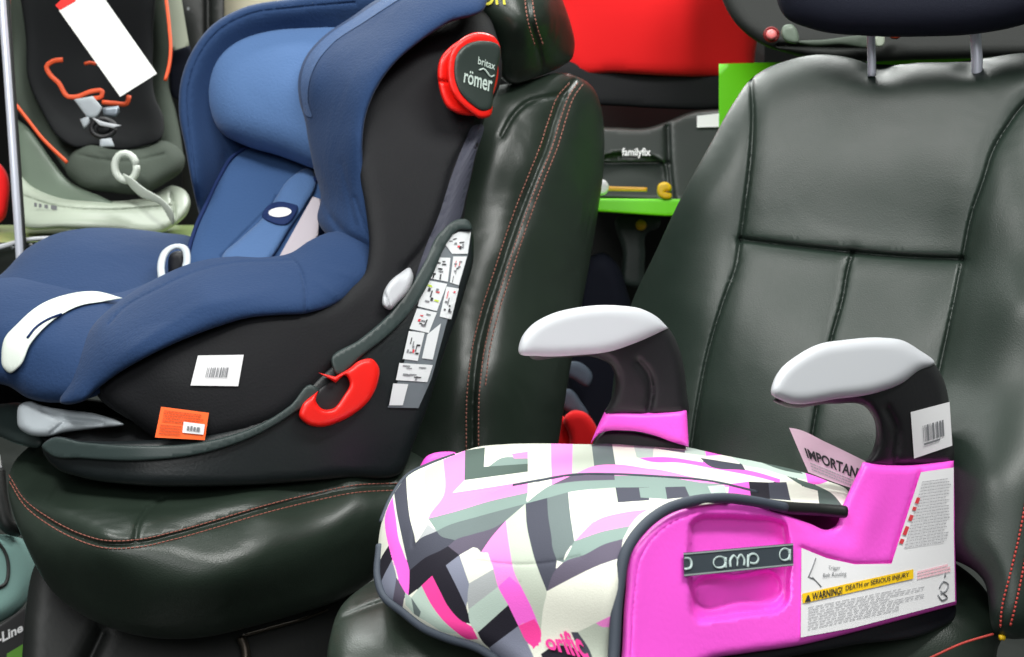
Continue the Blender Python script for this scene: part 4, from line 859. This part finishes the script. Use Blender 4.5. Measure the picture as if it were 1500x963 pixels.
# ================================================================== BACKGROUND, MIDDLE AND RIGHT
rd = thing('child_seat', 'bright red child seat above a black band, on the shelf behind the headrest', 'child seat', P(950, 165, 2.6))
solid('red_cover', REDF, rd, [(780, -80), (800, 20), (820, 80), (832, 104), (900, 107), (970, 111), (1040, 113), (1102, 112), (1106, 80), (1112, 40), (1120, -80)], [(800, 0, 2.45), (1110, 0, 2.45), (950, 110, 2.40), (950, 0, 2.36)], r=14, h=.02, t=.15, step=10, bumps=[(1010, 0, 20, 120, 0, .008)])
solid('black_band', SHELL, rd, [(800, 95), (900, 103), (1060, 109), (1110, 104), (1110, 150), (1050, 160), (960, 159), (880, 155), (800, 160)], 2.42, r=8, h=.012, t=.15, step=9)
fx = thing('seat_base', 'black seat base with familyfix lettering and yellow indicators, on the lime shelf', 'seat base', P(950, 288, 2.4))
fxb = solid('base_body', mat('dark_grey_green_plastic', (36, 43, 40), .42), fx, [(840, 200), (860, 188), (900, 187), (950, 187), (978, 178), (1010, 165), (1060, 160), (1120, 160), (1120, 295), (1000, 296), (870, 292), (840, 292)], [(850, 190, 2.34), (1100, 170, 2.34), (950, 290, 2.26)], r=7, h=.012, t=.25, step=7,
    grooves=[([(855, 240), (980, 239)], 2.5, .008), ([(978, 185), (980, 240), (985, 290)], 4, .014)], dents=[([(862, 242), (976, 242), (976, 288), (862, 288)], 6, .02)])
lettering('lettering', PAPER, fx, lambda q: fxb.D(q)-.02, 'familyfix', [(911, 217), (953, 217), (953, 232), (911, 232)], .004, .02)
decal('white_sticker', PAPER, fx, straight([(1021, 170), (1056, 166), (1056, 186), (1021, 187)]), fxb, .003)
solid('indicator_bar', mat('amber_plastic', (226, 164, 24), .4), fx, straight([(888, 273), (948, 275), (948, 281), (888, 280)]), 2.22, r=2, h=.002, t=.004, step=5)
solid('indicator_cap', PAPER, fx, [(872, 266), (886, 264), (892, 274), (888, 284), (872, 285)], 2.22, r=4, h=.01, t=.02, step=4)
solid('indicator_clip', YELLOW, fx, [(965, 270), (976, 267), (984, 274), (983, 280), (975, 281), (984, 284), (984, 290), (972, 292), (965, 288)], 2.20, r=3, h=.01, t=.02, step=3)
gs = thing('display_shelf', 'lime green display shelf board behind the gap between the two car seats', 'shelf', P(930, 400, 2.4))
solid('shelf_board', GREEN, gs, straight([(780, 290), (870, 291), (1120, 293), (1120, 314), (975, 317), (870, 310), (780, 308)]), 2.20, r=3, h=.003, t=.3, step=10)
solid('dark_gap_sheet', mat('gap_darkness', (10, 11, 11), .8), gs, straight([(700, 300), (1120, 300), (1120, 760), (700, 760)]), 2.6, r=3, h=0, t=.03, step=30)  # added dark sheet, stands in for the darkness below the board
solid('dark_gap_sheet', MATS['gap_darkness'], gs, straight([(760, 60), (1120, 60), (1120, 298), (760, 298)]), 2.75, r=3, h=0, t=.03, step=30)  # added dark sheet, stands in for the darkness above the board
gp = solid('green_board', GREEN, None, straight([(1053, 94), (1120, 92), (1300, 88), (1620, 84), (1620, 260), (1053, 260)]), 2.1, r=3, h=0, t=.03, step=20)
tag(gp.obj, 'lime green upright panel behind the top of the right car seat', 'display panel')
ns = thing('child_seat', 'dark child seat with pink button, on display above the right car seat', 'child seat', P(1300, 86, 2.0))
solid('seat_body', mat('dark_green_fabric', (15, 20, 17), .7, .2, 400), ns, [(1048, -80), (1056, -5), (1078, 35), (1110, 62), (1160, 80), (1230, 90), (1350, 88), (1500, 84), (1640, 80), (1640, -80)], [(1050, 0, 1.95), (1500, 0, 1.9), (1300, 90, 1.88)], r=18, h=.03, t=.2, step=10,
    grooves=[([(1140, 66), (1200, 69), (1270, 70)], 3, .01)])
solid('side_knob', mat('pink_button', (240, 130, 130), .4), ns, ring(1130, 51, 8, 8, 0, 12), 1.85, r=5, h=.008, t=.02, step=3)
tube('knob_ring', mat('deep_red_plastic', (120, 10, 14), .4), ns, 1.855, ring(1130, 51, 10, 10, 0, 16), .0022, 0, 8, closed=True)
solid('belt_tongue', SAGE, ns, [(1148, 38), (1160, 36), (1170, 52), (1170, 62), (1150, 60), (1144, 50)], 1.84, r=4, h=.008, t=.02, step=4)
solid('belt_webbing', mat('green_grey_webbing', (62, 74, 62), .6), ns, [(1165, 62), (1210, 58), (1250, 53), (1285, 52), (1285, 64), (1230, 66), (1180, 66)], 1.84, r=4, h=.004, t=.01, step=5)
solid('tab', CREAM, ns, [(1284, 51), (1294, 51), (1293, 68), (1285, 69)], 1.82, r=3, h=.004, t=.01, step=3)
solid('red_clip', mat('brown_red_plastic', (150, 50, 20), .4), ns, ring(1311, 52, 9, 6, 0, 10), 1.84, r=4, h=.006, t=.01, step=3)
ub = thing('base_leg', 'grey support leg with yellow button below the lime shelf board', 'support leg', P(930, 460, 2.4))
solid('leg', mat('grey_green_plastic', (58, 70, 66), .45), ub, [(905, 318), (920, 314), (945, 316), (968, 322), (964, 335), (950, 340), (945, 380), (938, 420), (915, 418), (912, 370)], 2.36, r=7, h=.012, t=.04, step=6)
solid('leg_button', YELLOW, ub, ring(939, 330, 8, 8, 0, 12), 2.33, r=5, h=.01, t=.02, step=3)
nb = solid('dark_seat_shell', NAVYF, None, [(840, 470), (850, 400), (868, 374), (884, 370), (900, 382), (920, 430), (930, 480), (920, 560), (890, 640), (840, 640), (830, 560)], 2.30, r=18, h=.04, t=.1, step=7)
nb.obj.name = 'child_seat'; tag(nb.obj, 'navy child seat seen low in the dark gap between the car seats', 'child seat')
tube('crotch_strap', SAGE, nb.obj, 2.22, [(838, 430), (842, 440), (846, 452)], .006, 0)
solid('seat_webbing', mat('slate_fabric', (84, 96, 112), .7), nb.obj, [(826, 534), (846, 530), (868, 552), (862, 566), (840, 556), (824, 546)], 2.20, r=6, h=.01, t=.02, step=5)
solid('seat_webbing', MATS['slate_fabric'], nb.obj, [(820, 572), (834, 570), (852, 590), (862, 608), (840, 606), (822, 596)], 2.20, r=6, h=.01, t=.02, step=5)
r2 = thing('child_seat', 'red child seat corner glimpsed under the far armrest of the booster', 'child seat', P(840, 680, 2.2))
solid('left_cushion', REDF, r2, [(806, 680), (812, 630), (820, 606), (832, 620), (840, 650), (842, 690)], 2.15, r=10, h=.02, t=.06, step=6)
solid('right_cushion', REDF, r2, [(832, 690), (834, 640), (826, 612), (838, 602), (856, 604), (872, 622), (880, 650), (878, 690)], 2.12, r=10, h=.02, t=.06, step=6)
